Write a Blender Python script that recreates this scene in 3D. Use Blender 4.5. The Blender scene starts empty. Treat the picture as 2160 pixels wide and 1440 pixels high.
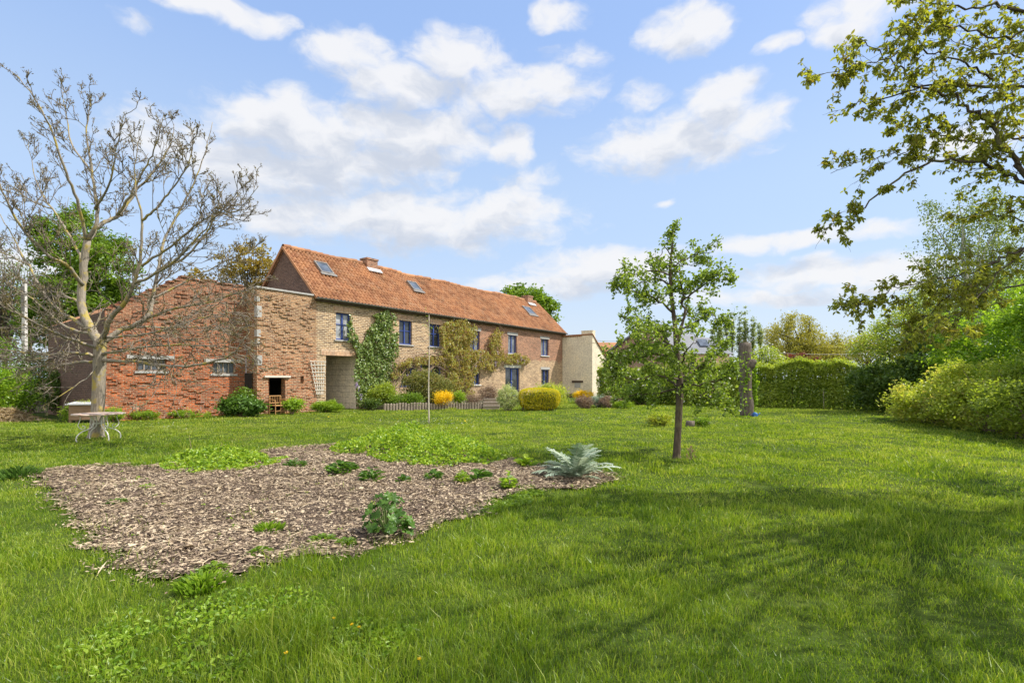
import bpy, math, random
import numpy as np
from mathutils import Vector

# ------------------------------------------------------------------ camera, sky, sun
scn = bpy.context.scene
col = scn.collection
F0, U0, H0, CAMZ = 1080.0, 1080.0, 798.0, 1.6      # focal length, centre column, horizon row (photo pixels), eye height
cam = bpy.data.cameras.new('camera'); cam_o = bpy.data.objects.new('camera', cam); col.objects.link(cam_o)
cam.lens = 18.0; cam.sensor_width = 36.0; cam.sensor_fit = 'HORIZONTAL'; cam.shift_y = 78.0/2160.0
cam.clip_start = 0.05; cam.clip_end = 3000
cam_o.location = (0, 0, CAMZ); cam_o.rotation_euler = (math.pi/2, 0, 0)
scn.camera = cam_o
scn.view_settings.view_transform = 'Standard'; scn.view_settings.look = 'None'
scn.view_settings.exposure = 0.75; scn.view_settings.gamma = 1.0
SUN_EL, SUN_AZ = math.radians(52), math.radians(-3)  # azimuth: degrees from +X towards the viewer
S = Vector((math.cos(SUN_EL)*math.cos(SUN_AZ), -math.cos(SUN_EL)*math.sin(SUN_AZ), math.sin(SUN_EL)))
sl = bpy.data.lights.new('sun', 'SUN'); sl.energy = 4.3; sl.angle = math.radians(0.5); sl.color = (1.0, 0.93, 0.82)
so = bpy.data.objects.new('sun', sl); col.objects.link(so); so.rotation_euler = S.to_track_quat('Z', 'Y').to_euler()
so.location = (40, -8, 40)

def build_world():
    w = bpy.data.worlds.new('World'); scn.world = w; w.use_nodes = True
    nt = w.node_tree; nt.nodes.clear(); N = nt.nodes; Lk = nt.links
    out = N.new('ShaderNodeOutputWorld'); bg = N.new('ShaderNodeBackground'); bg.inputs['Strength'].default_value = 0.10
    Lk.new(bg.outputs[0], out.inputs[0])
    sky = N.new('ShaderNodeTexSky'); sky.sky_type = 'NISHITA'; sky.sun_disc = False
    sky.sun_elevation = SUN_EL; sky.sun_rotation = math.pi/2 + SUN_AZ
    sky.air_density = 1.0; sky.dust_density = 1.0; sky.ozone_density = 2.2
    tc = N.new('ShaderNodeTexCoord'); sep = N.new('ShaderNodeSeparateXYZ'); Lk.new(tc.outputs['Generated'], sep.inputs[0])
    def math_n(op, a, b=None, c=None, tree=nt):
        m = tree.nodes.new('ShaderNodeMath'); m.operation = op
        for i, x in enumerate((a, b, c)):
            if x is None: continue
            if isinstance(x, (int, float)): m.inputs[i].default_value = x
            else: tree.links.new(x, m.inputs[i])
        return m.outputs[0]
    az = math_n('ARCTAN2', sep.outputs[0], sep.outputs[1])
    el = math_n('ARCSINE', sep.outputs[2])
    comb = N.new('ShaderNodeCombineXYZ'); Lk.new(az, comb.inputs[0]); Lk.new(el, comb.inputs[1])
    # cloud field: soft ellipses in azimuth / elevation broken up by noise
    cl = [(450,12,200,42,1.0),(270,45,60,30,.5),(610,60,30,16,.5),(745,110,125,62,.95),(960,125,130,70,.95),(850,185,180,66,.9),(1090,195,180,70,.95),(1200,125,70,40,.5),(980,250,110,40,.55),
          (640,285,230,95,1.1),(850,290,210,80,1.1),(600,365,280,70,1.0),(790,345,200,60,.9),(1070,310,70,55,.9),(380,300,190,75,.7),
          (860,465,390,75,1.0),(1090,440,160,50,.85),(640,450,200,75,.8),(1180,30,62,42,.9),(1465,55,100,75,.95),(1390,85,60,35,.6),(1800,40,135,68,1.0),(1640,105,48,28,.9),
          (1430,300,225,78,1.0),(1520,215,85,75,.95),(1590,265,90,55,.8),(1350,205,60,40,.5),(1750,575,300,40,.95),(1290,560,210,48,1.0),(1720,502,260,26,.9),(1180,600,260,34,.8),
          (1405,424,34,10,.6),(1650,620,340,26,.8),(1100,375,80,30,.5),(100,560,240,60,.6),(2050,300,160,60,.6)]
    g = bpy.data.node_groups.new('cloud_field', 'ShaderNodeTree')
    g.interface.new_socket('v', in_out='INPUT', socket_type='NodeSocketVector')
    g.interface.new_socket('d', in_out='OUTPUT', socket_type='NodeSocketFloat')
    gi = g.nodes.new('NodeGroupInput'); go = g.nodes.new('NodeGroupOutput')
    def vm(op, a, b=None, c=None):
        m = g.nodes.new('ShaderNodeVectorMath'); m.operation = op
        for i, x in enumerate((a, b, c)):
            if x is None: continue
            if isinstance(x, tuple): m.inputs[i].default_value = x
            else: g.links.new(x, m.inputs[i])
        return m
    def noise(scale, detail, rough, vec, stretch):
        s = vm('MULTIPLY', vec, stretch)
        n = g.nodes.new('ShaderNodeTexNoise'); n.inputs['Scale'].default_value = scale
        n.inputs['Detail'].default_value = detail; n.inputs['Roughness'].default_value = rough
        g.links.new(s.outputs[0], n.inputs['Vector']); return n
    wn = noise(9.0, 3, .55, gi.outputs[0], (1, 1.5, 1))
    wv = vm('SUBTRACT', wn.outputs['Color'], (.5, .5, .5)); wv = vm('MULTIPLY', wv.outputs[0], (.11, .05, 0))
    v = vm('ADD', gi.outputs[0], wv.outputs[0]).outputs[0]
    acc = None
    for (u, vv, ru, rv, s) in cl:
        x = (u-U0)/F0; zt = (H0-vv)/F0
        a = math.atan2(x, 1); e = math.atan2(zt, math.hypot(x, 1))
        ra = ru/F0/(1+x*x)*1.06; re = rv/F0/math.hypot(x, 1)*math.cos(e)**2*1.02
        m = vm('MULTIPLY_ADD', v, (1/ra, 1/re, 0), (-a/ra, -e/re, 0))
        d = vm('DOT_PRODUCT', m.outputs[0], m.outputs[0]).outputs['Value']
        q = math_n('MULTIPLY_ADD', d, -s, s, g)
        acc = q if acc is None else math_n('MAXIMUM', acc, q, None, g)
    acc = math_n('MAXIMUM', acc, -1.1, None, g)
    n1 = noise(13.0, 7, .6, v, (1, 1.7, 1)); nn = math_n('MULTIPLY_ADD', n1.outputs['Fac'], 2.1, -1.12, g)
    g.links.new(math_n('ADD', acc, nn, None, g), go.inputs[0])
    def field(off):
        s = N.new('ShaderNodeVectorMath'); s.operation = 'ADD'; s.inputs[1].default_value = off; Lk.new(comb.outputs[0], s.inputs[0])
        n = N.new('ShaderNodeGroup'); n.node_tree = g; Lk.new(s.outputs[0], n.inputs[0]); return n.outputs[0]
    d0, d1 = field((0, 0, 0)), field((0.02, 0.045, 0))
    def sstep(x, lo, hi):
        m = N.new('ShaderNodeMapRange'); m.interpolation_type = 'SMOOTHSTEP'
        m.inputs['From Min'].default_value = lo; m.inputs['From Max'].default_value = hi; Lk.new(x, m.inputs['Value']); return m.outputs[0]
    dens0 = sstep(d0, -.12, .85)
    fill_bank = math_n('MULTIPLY_ADD', sep.outputs[1], -2.4, -.15); fill_bank = math_n('ADD', fill_bank, math_n('MULTIPLY', d0, .15)); fill_bank = sstep(fill_bank, 0., .8)  # bright cloud bank added behind the camera to lift faces turned from the sun
    dens = math_n('MAXIMUM', dens0, fill_bank)
    shade = sstep(d1, .2, 1.15)
    mixc = N.new('ShaderNodeMix'); mixc.data_type = 'RGBA'
    mixc.inputs['A'].default_value = (5.6, 5.6, 5.7, 1); mixc.inputs['B'].default_value = (3.75, 4.05, 4.65, 1)
    Lk.new(shade, mixc.inputs['Factor'])
    bm = N.new('ShaderNodeMix'); bm.data_type = 'RGBA'; Lk.new(fill_bank, bm.inputs['Factor']); Lk.new(mixc.outputs['Result'], bm.inputs['A']); bm.inputs['B'].default_value = (10.5, 10.1, 9.6, 1); mixc = bm
    # pale air near the horizon
    skm = N.new('ShaderNodeMix'); skm.data_type = 'RGBA'; skm.blend_type = 'MULTIPLY'; skm.inputs['Factor'].default_value = 1
    Lk.new(sky.outputs[0], skm.inputs['A']); skm.inputs['B'].default_value = (1.2, 1.2, 1.2, 1)
    hz = N.new('ShaderNodeMapRange'); hz.inputs['From Min'].default_value = 0.0; hz.inputs['From Max'].default_value = .75
    hz.inputs['To Min'].default_value = .9; hz.inputs['To Max'].default_value = .62; Lk.new(el, hz.inputs['Value'])
    air = N.new('ShaderNodeValToRGB'); air.color_ramp.interpolation = 'EASE'
    ae = air.color_ramp.elements; ae[0].position = 0.; ae[0].color = (4.3, 4.9, 5.6, 1); ae[1].position = .62; ae[1].color = (2.45, 3.65, 6.2, 1)
    ak = ae.new(.30); ak.color = (3.3, 4.35, 6.0, 1); Lk.new(el, air.inputs[0])
    hm = N.new('ShaderNodeMix'); hm.data_type = 'RGBA'; Lk.new(hz.outputs[0], hm.inputs['Factor'])
    Lk.new(skm.outputs['Result'], hm.inputs['A']); Lk.new(air.outputs[0], hm.inputs['B'])
    fm = N.new('ShaderNodeMix'); fm.data_type = 'RGBA'
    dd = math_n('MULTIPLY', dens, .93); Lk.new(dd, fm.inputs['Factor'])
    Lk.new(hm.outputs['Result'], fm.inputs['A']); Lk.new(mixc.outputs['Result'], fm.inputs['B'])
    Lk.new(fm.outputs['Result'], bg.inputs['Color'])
build_world()

# ------------------------------------------------------------------ helpers
rng = np.random.default_rng(7); random.seed(7)
def P(u, v, Y): return np.array([(u-U0)*Y/F0, Y, CAMZ+(H0-v)*Y/F0])
def G(u, v):
    Y = CAMZ*F0/(v-H0); return np.array([(u-U0)*Y/F0, Y, 0.0])
TH = math.atan2(1080, 770); DX, DY = math.cos(TH), math.sin(TH)
DIR = np.array([DX, DY]); NRM = np.array([DY, -DX])          # along the facade; out of the facade
W0 = np.array([-9.29, 24.8]) - NRM*0.25                        # foot of the facade at its near end
def FS(u, v, n=0.0):                                           # sight line met with the facade plane (n metres proud) -> (s, z)
    p = W0+NRM*n; k = (u-U0)/F0
    s = (k*p[1]-p[0])/(DX-k*DY); Y = p[1]+DY*s
    return s, CAMZ+(H0-v)*Y/F0
def FW(s, n, z): q = W0+DIR*s+NRM*n; return np.array([q[0], q[1], z])

def vnoise(x, y, seed=0):
    x = np.asarray(x, float); y = np.asarray(y, float)
    xi = np.floor(x).astype(np.int64); yi = np.floor(y).astype(np.int64); fx = x-xi; fy = y-yi
    def h(a, b):
        n = (a*374761393 + b*668265263 + seed*974711) & 0xffffffff
        n = ((n ^ (n >> 13))*1274126177) & 0xffffffff
        return ((n ^ (n >> 16)) & 0xffff)/65535.0
    sx = fx*fx*(3-2*fx); sy = fy*fy*(3-2*fy)
    a = h(xi, yi)*(1-sx)+h(xi+1, yi)*sx; b = h(xi, yi+1)*(1-sx)+h(xi+1, yi+1)*sx
    return a*(1-sy)+b*sy
def fbm(x, y, seed=0, o=3):
    r = 0; a = .5; t = 0
    for i in range(o): r = r+a*vnoise(np.asarray(x)*2**i, np.asarray(y)*2**i, seed+i*17); t += a; a *= .5
    return r/t
def inpoly(x, y, poly):
    x = np.asarray(x); y = np.asarray(y); r = np.zeros(x.shape, bool); n = len(poly)
    for i in range(n):
        x0, y0 = poly[i]; x1, y1 = poly[(i+1) % n]
        c = ((y0 > y) != (y1 > y))
        r ^= c & (x < (x1-x0)*(y-y0)/((y1-y0) if y1 != y0 else 1e-9)+x0)
    return r
def nrm(v): return v/np.maximum(np.linalg.norm(v, axis=-1, keepdims=True), 1e-9)

class MB:
    def __init__(s): s.V = []; s.L = []; s.C = []; s.R = []; s.U = []; s.n = 0
    def add(s, v, faces, rnd=0.5, uv=None):
        v = np.asarray(v, float).reshape(-1, 3)
        if isinstance(faces, np.ndarray): faces = [faces]
        for f in faces:
            f = np.asarray(f)
            if f.size == 0: continue
            f = f.reshape(-1, f.shape[-1]) if f.ndim > 1 else f.reshape(1, -1)
            s.L.append((f+s.n).ravel()); s.C.append(np.full(len(f), f.shape[1], np.int32))
        s.V.append(v); s.R.append(np.broadcast_to(np.asarray(rnd, float), (len(v),)).copy())
        if uv is None: uv = v
        uv = np.asarray(uv, float)
        if uv.shape[1] == 2: uv = np.c_[uv, np.zeros(len(uv))]
        s.U.append(uv); s.n += len(v)
    def box(s, a, b, rnd=0.5, uvo=None):
        x0, y0, z0 = a; x1, y1, z1 = b
        v = np.array([[x0,y0,z0],[x1,y0,z0],[x1,y1,z0],[x0,y1,z0],[x0,y0,z1],[x1,y0,z1],[x1,y1,z1],[x0,y1,z1]], float)
        f = np.array([[0,3,2,1],[4,5,6,7],[0,1,5,4],[1,2,6,5],[2,3,7,6],[3,0,4,7]])
        s.add(v, f, rnd, np.c_[v[:,0]+v[:,1], v[:,2], v[:,1]*0])
    def bar(s, p, q, w, h=None, rnd=.5):          # rectangular bar between two points
        p = np.asarray(p, float); q = np.asarray(q, float); h = h or w
        t = nrm(q-p); up = np.array([0,0,1.]) if abs(t[2]) < .9 else np.array([0,1.,0])
        a = nrm(np.cross(t, up))*w/2; b = nrm(np.cross(a, t))*h/2
        v = np.array([p-a-b, p+a-b, p+a+b, p-a+b, q-a-b, q+a-b, q+a+b, q-a+b])
        s.add(v, np.array([[0,1,2,3],[7,6,5,4],[0,4,5,1],[1,5,6,2],[2,6,7,3],[3,7,4,0]]), rnd)
    def tube(s, pts, rad, sides=6, rnd=.5, wob=0):
        pts = np.asarray(pts, float); n = len(pts); rad = np.broadcast_to(np.asarray(rad, float), (n,))
        t = np.empty_like(pts); t[1:-1] = pts[2:]-pts[:-2]; t[0] = pts[1]-pts[0]; t[-1] = pts[-1]-pts[-2]; t = nrm(t)
        ref = np.array([0.31, .95, .05]); a = nrm(np.cross(t, ref)); b = np.cross(t, a)
        an = np.arange(sides)*2*np.pi/sides
        R = rad[:, None]
        if wob: R = R*(1+wob*rng.normal(size=(n, sides)))
        v = pts[:, None, :]+(np.cos(an)[None, :, None]*a[:, None, :]+np.sin(an)[None, :, None]*b[:, None, :])*(R[..., None] if wob else R[:, :, None])
        i = np.arange(n-1)[:, None]*sides; j = np.arange(sides)[None, :]; k = (j+1) % sides
        f = np.stack([i+j, i+k, i+sides+k, i+sides+j], -1).reshape(-1, 4)
        L = np.r_[0, np.cumsum(np.linalg.norm(np.diff(pts, axis=0), axis=1))]
        uv = np.c_[np.tile(an, n), np.repeat(L, sides), np.zeros(n*sides)]
        fs = [f]
        if sides > 3: fs += [np.arange(sides)[::-1].reshape(1, -1), (np.arange(sides)+(n-1)*sides).reshape(1, -1)]
        s.add(v.reshape(-1, 3), fs, rnd, uv)
    def leaves(s, c, L, wr=.5, d=None, up=.35, droop=0., fold=.12, six=False, nvec=None, r=None):
        c = np.asarray(c, float); n = len(c)
        if n == 0: return
        L = np.broadcast_to(np.asarray(L, float), (n,))*rng.uniform(.7, 1.25, n); L = L[:, None]
        if d is None:
            d = rng.normal(size=(n, 3)); d[:, 2] *= .7
        d = d.copy(); d[:, 2] -= droop; d = nrm(d)
        if nvec is None:
            nvec = rng.normal(size=(n, 3)); nvec[:, 2] = np.abs(nvec[:, 2])+up
        sd = nrm(np.cross(d, nvec)); nn = np.cross(sd, d); W = L*wr
        r = rng.random(n) if r is None else np.clip(r, 0, 1)
        if six:
            v = np.stack([c-d*L*.5, c-d*L*.15+sd*W*.5+nn*L*fold, c+d*L*.2+sd*W*.42+nn*L*fold, c+d*L*.5-nn*L*.08,
                          c+d*L*.2-sd*W*.42+nn*L*fold, c-d*L*.15-sd*W*.5+nn*L*fold], 1)
            o = np.arange(n)[:, None]*6
            s.add(v.reshape(-1, 3), [o+np.array([0, 1, 2, 3]), o+np.array([0, 3, 4, 5])], np.repeat(r, 6))
        else:
            v = np.stack([c-d*L*.5, c+sd*W*.5+nn*L*fold, c+d*L*.5, c-sd*W*.5+nn*L*fold], 1)
            o = np.arange(n)[:, None]*4
            s.add(v.reshape(-1, 3), [o+np.array([0, 1, 2]), o+np.array([0, 2, 3])], np.repeat(r, 4))
    def local(s, loc, rz=0):
        c, q = math.cos(-rz), math.sin(-rz)
        for i, v in enumerate(s.V):
            w = v-np.asarray(loc, float)
            s.V[i] = np.c_[w[:, 0]*c-w[:, 1]*q, w[:, 0]*q+w[:, 1]*c, w[:, 2]]
        return s
    def build(s, name, mat, parent=None, smooth=False):
        me = bpy.data.meshes.new(name)
        V = np.concatenate(s.V) if s.V else np.zeros((0, 3)); L = np.concatenate(s.L).astype(np.int32); C = np.concatenate(s.C)
        me.vertices.add(len(V)); me.vertices.foreach_set('co', V.astype(np.float32).ravel())
        me.loops.add(len(L)); me.loops.foreach_set('vertex_index', L)
        me.polygons.add(len(C)); st = np.r_[0, np.cumsum(C)[:-1]].astype(np.int32)
        me.polygons.foreach_set('loop_start', st); me.polygons.foreach_set('loop_total', C)
        a = me.attributes.new('rnd', 'FLOAT', 'POINT'); a.data.foreach_set('value', np.concatenate(s.R).astype(np.float32))
        a = me.attributes.new('uvm', 'FLOAT_VECTOR', 'POINT'); a.data.foreach_set('vector', np.concatenate(s.U).astype(np.float32).ravel())
        me.update(calc_edges=True)
        me.polygons.foreach_set('use_smooth', np.full(len(C), bool(smooth)))
        me.materials.append(mat)
        o = bpy.data.objects.new(name, me); col.objects.link(o)
        if parent is not None: o.parent = parent
        return o

def tag(o, label=None, cat=None, group=None, kind=None):
    if label: o['label'] = label
    if cat: o['category'] = cat
    if group: o['group'] = group
    if kind: o['kind'] = kind
    return o
def thing(name, label, cat, loc, rz=0, group=None):
    o = bpy.data.objects.new(name, None); o.empty_display_size = .2; col.objects.link(o)
    o.location = tuple(float(q) for q in loc); o.rotation_euler = (0, 0, rz); return tag(o, label, cat, group)
def part(mb, name, mat, root, world=True, smooth=False, label=None, parent=None):
    if world: mb.local(np.array(root.location), root.rotation_euler[2])
    o = mb.build(name, mat, parent or root, smooth)
    if label: o['label'] = label
    return o
def smooth_path(pts, m=5):
    p = np.asarray(pts, float); q = np.vstack([2*p[0]-p[1], p, 2*p[-1]-p[-2]]); o = []
    for i in range(1, len(q)-2):
        for t in np.linspace(0, 1, m, endpoint=False):
            a, b, c, d = q[i-1], q[i], q[i+1], q[i+2]
            o.append(.5*((2*b)+(-a+c)*t+(2*a-5*b+4*c-d)*t*t+(-a+3*b-3*c+d)*t**3))
    o.append(p[-1]); return np.array(o)

# ------------------------------------------------------------------ materials
def new_mat(name):
    m = bpy.data.materials.new(name); m.use_nodes = True; nt = m.node_tree; nt.nodes.clear()
    out = nt.nodes.new('ShaderNodeOutputMaterial'); return m, nt, out
def attr(nt, n): a = nt.nodes.new('ShaderNodeAttribute'); a.attribute_name = n; return a
def ramp(nt, fac, stops):
    r = nt.nodes.new('ShaderNodeValToRGB'); e = r.color_ramp.elements
    while len(e) < len(stops): e.new(.5)
    for i, (p, c) in enumerate(stops): e[i].position = p; e[i].color = (*c, 1)
    nt.links.new(fac, r.inputs[0]); return r
def noise_n(nt, vec, scale, detail=4, rough=.55):
    n = nt.nodes.new('ShaderNodeTexNoise'); n.inputs['Scale'].default_value = scale; n.inputs['Detail'].default_value = detail
    n.inputs['Roughness'].default_value = rough
    if vec is not None: nt.links.new(vec, n.inputs['Vector'])
    return n
def mixn(nt, fac, a, b, blend='MIX'):
    m = nt.nodes.new('ShaderNodeMix'); m.data_type = 'RGBA'; m.blend_type = blend
    for k, x in (('Factor', fac), ('A', a), ('B', b)):
        if isinstance(x, (int, float)): m.inputs[k].default_value = x
        elif isinstance(x, tuple): m.inputs[k].default_value = (*x, 1)
        else: nt.links.new(x, m.inputs[k])
    return m.outputs['Result']
def mathn(nt, op, a, b=None, c=None):
    m = nt.nodes.new('ShaderNodeMath'); m.operation = op
    for i, x in enumerate((a, b, c)):
        if x is None: continue
        if isinstance(x, (int, float)): m.inputs[i].default_value = x
        else: nt.links.new(x, m.inputs[i])
    return m.outputs[0]
def maprange(nt, x, lo, hi, a=0., b=1.):
    m = nt.nodes.new('ShaderNodeMapRange'); m.interpolation_type = 'SMOOTHSTEP'
    for k, q in (('From Min', lo), ('From Max', hi), ('To Min', a), ('To Max', b)): m.inputs[k].default_value = q
    nt.links.new(x, m.inputs['Value']); return m.outputs[0]
def leaf_mat(name, stops, trans=.35, gloss=.03, rough=.4, tint=(1.15, 1.1, .55)):
    m, nt, out = new_mat(name); L = nt.links
    r = ramp(nt, attr(nt, 'rnd').outputs['Fac'], [(i/(len(stops)-1), c) for i, c in enumerate(stops)])
    d = nt.nodes.new('ShaderNodeBsdfDiffuse'); t = nt.nodes.new('ShaderNodeBsdfTranslucent'); gl = nt.nodes.new('ShaderNodeBsdfGlossy')
    gl.inputs['Roughness'].default_value = rough; gl.inputs['Color'].default_value = (.8, .85, .85, 1)
    L.new(r.outputs[0], d.inputs[0]); L.new(mixn(nt, 1., r.outputs[0], tuple(1.5*q for q in tint), 'MULTIPLY'), t.inputs[0])
    a = nt.nodes.new('ShaderNodeMixShader'); a.inputs[0].default_value = trans; L.new(d.outputs[0], a.inputs[1]); L.new(t.outputs[0], a.inputs[2])
    b = nt.nodes.new('ShaderNodeMixShader'); b.inputs[0].default_value = gloss; L.new(a.outputs[0], b.inputs[1]); L.new(gl.outputs[0], b.inputs[2])
    L.new(b.outputs[0], out.inputs[0]); return m
def solid(name, c1, c2=None, scale=6, rough=.8, metal=0, bump=0., spec=.3, coord='Object', detail=5, stretch=None):
    m, nt, out = new_mat(name); L = nt.links; b = nt.nodes.new('ShaderNodeBsdfPrincipled')
    b.inputs['Roughness'].default_value = rough; b.inputs['Metallic'].default_value = metal; b.inputs['Specular IOR Level'].default_value = spec
    tc = nt.nodes.new('ShaderNodeTexCoord'); vec = tc.outputs[coord]
    if coord == 'uvm' : pass
    if stretch:
        mp = nt.nodes.new('ShaderNodeMapping'); mp.inputs['Scale'].default_value = stretch; L.new(vec, mp.inputs[0]); vec = mp.outputs[0]
    n = noise_n(nt, vec, scale, detail, .6)
    r = ramp(nt, n.outputs['Fac'], [(.3, c1), (.7, c2 or c1)]); L.new(r.outputs[0], b.inputs['Base Color'])
    if bump:
        bp = nt.nodes.new('ShaderNodeBump'); bp.inputs['Strength'].default_value = bump; bp.inputs['Distance'].default_value = .02
        L.new(n.outputs['Fac'], bp.inputs['Height']); L.new(bp.outputs[0], b.inputs['Normal'])
    L.new(b.outputs[0], out.inputs[0]); return m
def brick_mat(name, lo, hi=None, split=None, mortar=(.36, .31, .24), mortar2=None, bw=.21, rh=.072, dirt=.35, stain=None, ms=.011, blot=(.06,.05,.045), bumpd=.012, mossy=0.):
    """lo / hi: pairs of brick colours below / above the height split = (z, soft)"""
    m, nt, out = new_mat(name); L = nt.links; b = nt.nodes.new('ShaderNodeBsdfPrincipled'); b.inputs['Roughness'].default_value = .9
    b.inputs['Specular IOR Level'].default_value = .15
    uv = attr(nt, 'uvm').outputs['Vector']
    wn = noise_n(nt, uv, 2.2, 3); w = nt.nodes.new('ShaderNodeVectorMath'); w.operation = 'MULTIPLY_ADD'
    w.inputs[1].default_value = (.05, .03, 0); L.new(wn.outputs['Color'], w.inputs[0]); L.new(uv, w.inputs[2]); uvw = w.outputs[0]
    sepz = nt.nodes.new('ShaderNodeSeparateXYZ'); L.new(uv, sepz.inputs[0])
    big = noise_n(nt, uv, 1.1, 5, .6); fine = noise_n(nt, uv, 9, 4, .65)
    def bricks(cols, mo):
        t = nt.nodes.new('ShaderNodeTexBrick'); t.inputs['Scale'].default_value = 1; t.inputs['Brick Width'].default_value = bw
        t.inputs['Row Height'].default_value = rh; t.inputs['Mortar Size'].default_value = ms; t.inputs['Mortar Smooth'].default_value = .3
        t.inputs['Bias'].default_value = 0.; L.new(uvw, t.inputs['Vector'])
        t.inputs['Color1'].default_value = (*cols[0], 1); t.inputs['Color2'].default_value = (*cols[1], 1); t.inputs['Mortar'].default_value = (*mo, 1)
        return t
    t1 = bricks(lo, mortar); c = t1.outputs['Color']
    if hi:
        t2 = bricks(hi, mortar2 or mortar)
        h = mathn(nt, 'MULTIPLY_ADD', big.outputs['Fac'], 3.6 if split[1] > .3 else 1.2, -1.8 if split[1] > .3 else -.6); h = mathn(nt, 'ADD', h, sepz.outputs[1])
        c = mixn(nt, maprange(nt, h, split[0]-split[1], split[0]+split[1]), c, t2.outputs['Color'])
    v = ramp(nt, big.outputs['Fac'], [(.3, (.80, .78, .77)), (.5, (1, 1, 1)), (.72, (1.12, 1.08, 1.0))]); c = mixn(nt, 1., c, v.outputs[0], 'MULTIPLY')
    v = ramp(nt, fine.outputs['Fac'], [(.3, (.65, .62, .6)), (.7, (1.3, 1.28, 1.25))]); c = mixn(nt, .8, c, v.outputs[0], 'MULTIPLY')
    bl = noise_n(nt, uv, 5.2, 6, .7); c = mixn(nt, maprange(nt, bl.outputs['Fac'], .56, .70, 0, dirt), c, blot)
    if stain:
        st = noise_n(nt, uv, 2.6, 6, .65); c = mixn(nt, mathn(nt, 'MULTIPLY', maprange(nt, st.outputs['Fac'], .56, .66, 0, .7), maprange(nt, sepz.outputs[1], stain[1], stain[1]-.9)), c, stain[0])
    L.new(c, b.inputs['Base Color'])
    hgt = mathn(nt, 'MULTIPLY_ADD', t1.outputs['Fac'], -1., fine.outputs['Fac'])
    bp = nt.nodes.new('ShaderNodeBump'); bp.inputs['Strength'].default_value = .9; bp.inputs['Distance'].default_value = bumpd
    L.new(hgt, bp.inputs['Height']); L.new(bp.outputs[0], b.inputs['Normal']); L.new(b.outputs[0], out.inputs[0]); return m
def bark_mat(name, c1, c2, moss=None, amt=.5):
    m, nt, out = new_mat(name); L = nt.links; b = nt.nodes.new('ShaderNodeBsdfPrincipled'); b.inputs['Roughness'].default_value = .9
    b.inputs['Specular IOR Level'].default_value = .15
    tc = nt.nodes.new('ShaderNodeTexCoord'); mp = nt.nodes.new('ShaderNodeMapping'); mp.inputs['Scale'].default_value = (1, 1, .22); L.new(tc.outputs['Object'], mp.inputs[0])
    n = noise_n(nt, mp.outputs[0], 22, 5, .65); c = ramp(nt, n.outputs['Fac'], [(.32, c1), (.68, c2)]).outputs[0]
    if moss:
        k = noise_n(nt, tc.outputs['Object'], 3.5, 4, .6); c = mixn(nt, maprange(nt, k.outputs['Fac'], .5, .62, 0, amt), c, moss)
    L.new(c, b.inputs['Base Color'])
    bp = nt.nodes.new('ShaderNodeBump'); bp.inputs['Strength'].default_value = .8; bp.inputs['Distance'].default_value = .025
    L.new(n.outputs['Fac'], bp.inputs['Height']); L.new(bp.outputs[0], b.inputs['Normal']); L.new(b.outputs[0], out.inputs[0]); return m
def glass_mat(name, c, rough=.04):
    m, nt, out = new_mat(name); b = nt.nodes.new('ShaderNodeBsdfPrincipled'); b.inputs['Roughness'].default_value = rough
    b.inputs['Specular IOR Level'].default_value = .8
    tc = nt.nodes.new('ShaderNodeTexCoord'); n = noise_n(nt, tc.outputs['Object'], 2.5, 2)
    r = ramp(nt, n.outputs['Fac'], [(.35, tuple(q*.5 for q in c)), (.65, c)]); nt.links.new(r.outputs[0], b.inputs['Base Color'])
    nt.links.new(b.outputs[0], out.inputs[0]); return m

M = {}
M['glass'] = glass_mat('window_glass', (.05, .055, .06)); M['blind'] = glass_mat('glass_over_blind', (.42, .43, .45)); M['glare'] = glass_mat('glass_painted_glare', (.20, .22, .25)); M['dull_glass'] = glass_mat('dusty_glass', (.10, .12, .15), .25)  # glare panes: whitish-blue glare is put into the glass colour, no curtain
M['blue'] = solid('blue_paint', (.035, .065, .24), (.05, .085, .30), 4, .45)
M['stone'] = solid('grey_bluestone', (.30, .30, .29), (.42, .41, .39), 8, .85, bump=.2)
M['white_stone'] = solid('white_painted_stone', (.50, .49, .45), (.66, .65, .60), 8, .8, bump=.2)
M['zinc'] = solid('weathered_zinc', (.13, .12, .11), (.22, .21, .19), 5, .5, .3)
M['lead'] = solid('pale_flashing', (.36, .37, .39), (.50, .51, .52), 5, .5)
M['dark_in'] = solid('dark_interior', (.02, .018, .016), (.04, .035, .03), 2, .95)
M['block'] = brick_mat('painted_concrete_block', [(.80, .73, .63), (.84, .77, .67)], mortar=(.58, .51, .43), bw=.6, rh=.3, ms=.012, dirt=.08, blot=(.3,.27,.22))
M['wood'] = solid('old_grey_wood', (.22, .18, .14), (.36, .31, .25), 9, .9, bump=.4, stretch=(8, 8, 1))
M['lintel_wood'] = solid('dark_timber', (.05, .035, .025), (.10, .07, .05), 9, .9)
M['brown_wood'] = solid('brown_plank', (.20, .12, .075), (.30, .20, .13), 9, .85, bump=.3, stretch=(1, 1, 9))
M['white_wood'] = solid('white_lath', (.50, .46, .40), (.62, .58, .50), 9, .85)
M['wicker'] = solid('wicker_cane', (.34, .18, .07), (.48, .28, .12), 20, .7)
M['white_metal'] = solid('white_wrought_iron', (.58, .57, .53), (.74, .73, .70), 12, .5)
M['concrete'] = solid('pole_concrete', (.42, .40, .38), (.58, .56, .53), 4, .9)
M['soil'] = solid('bed_soil', (.055, .038, .026), (.12, .085, .06), 14, .95, bump=.5)
M['terrace'] = solid('terrace_earth', (.05, .045, .03), (.10, .10, .05), 7, .95, bump=.5)
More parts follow.
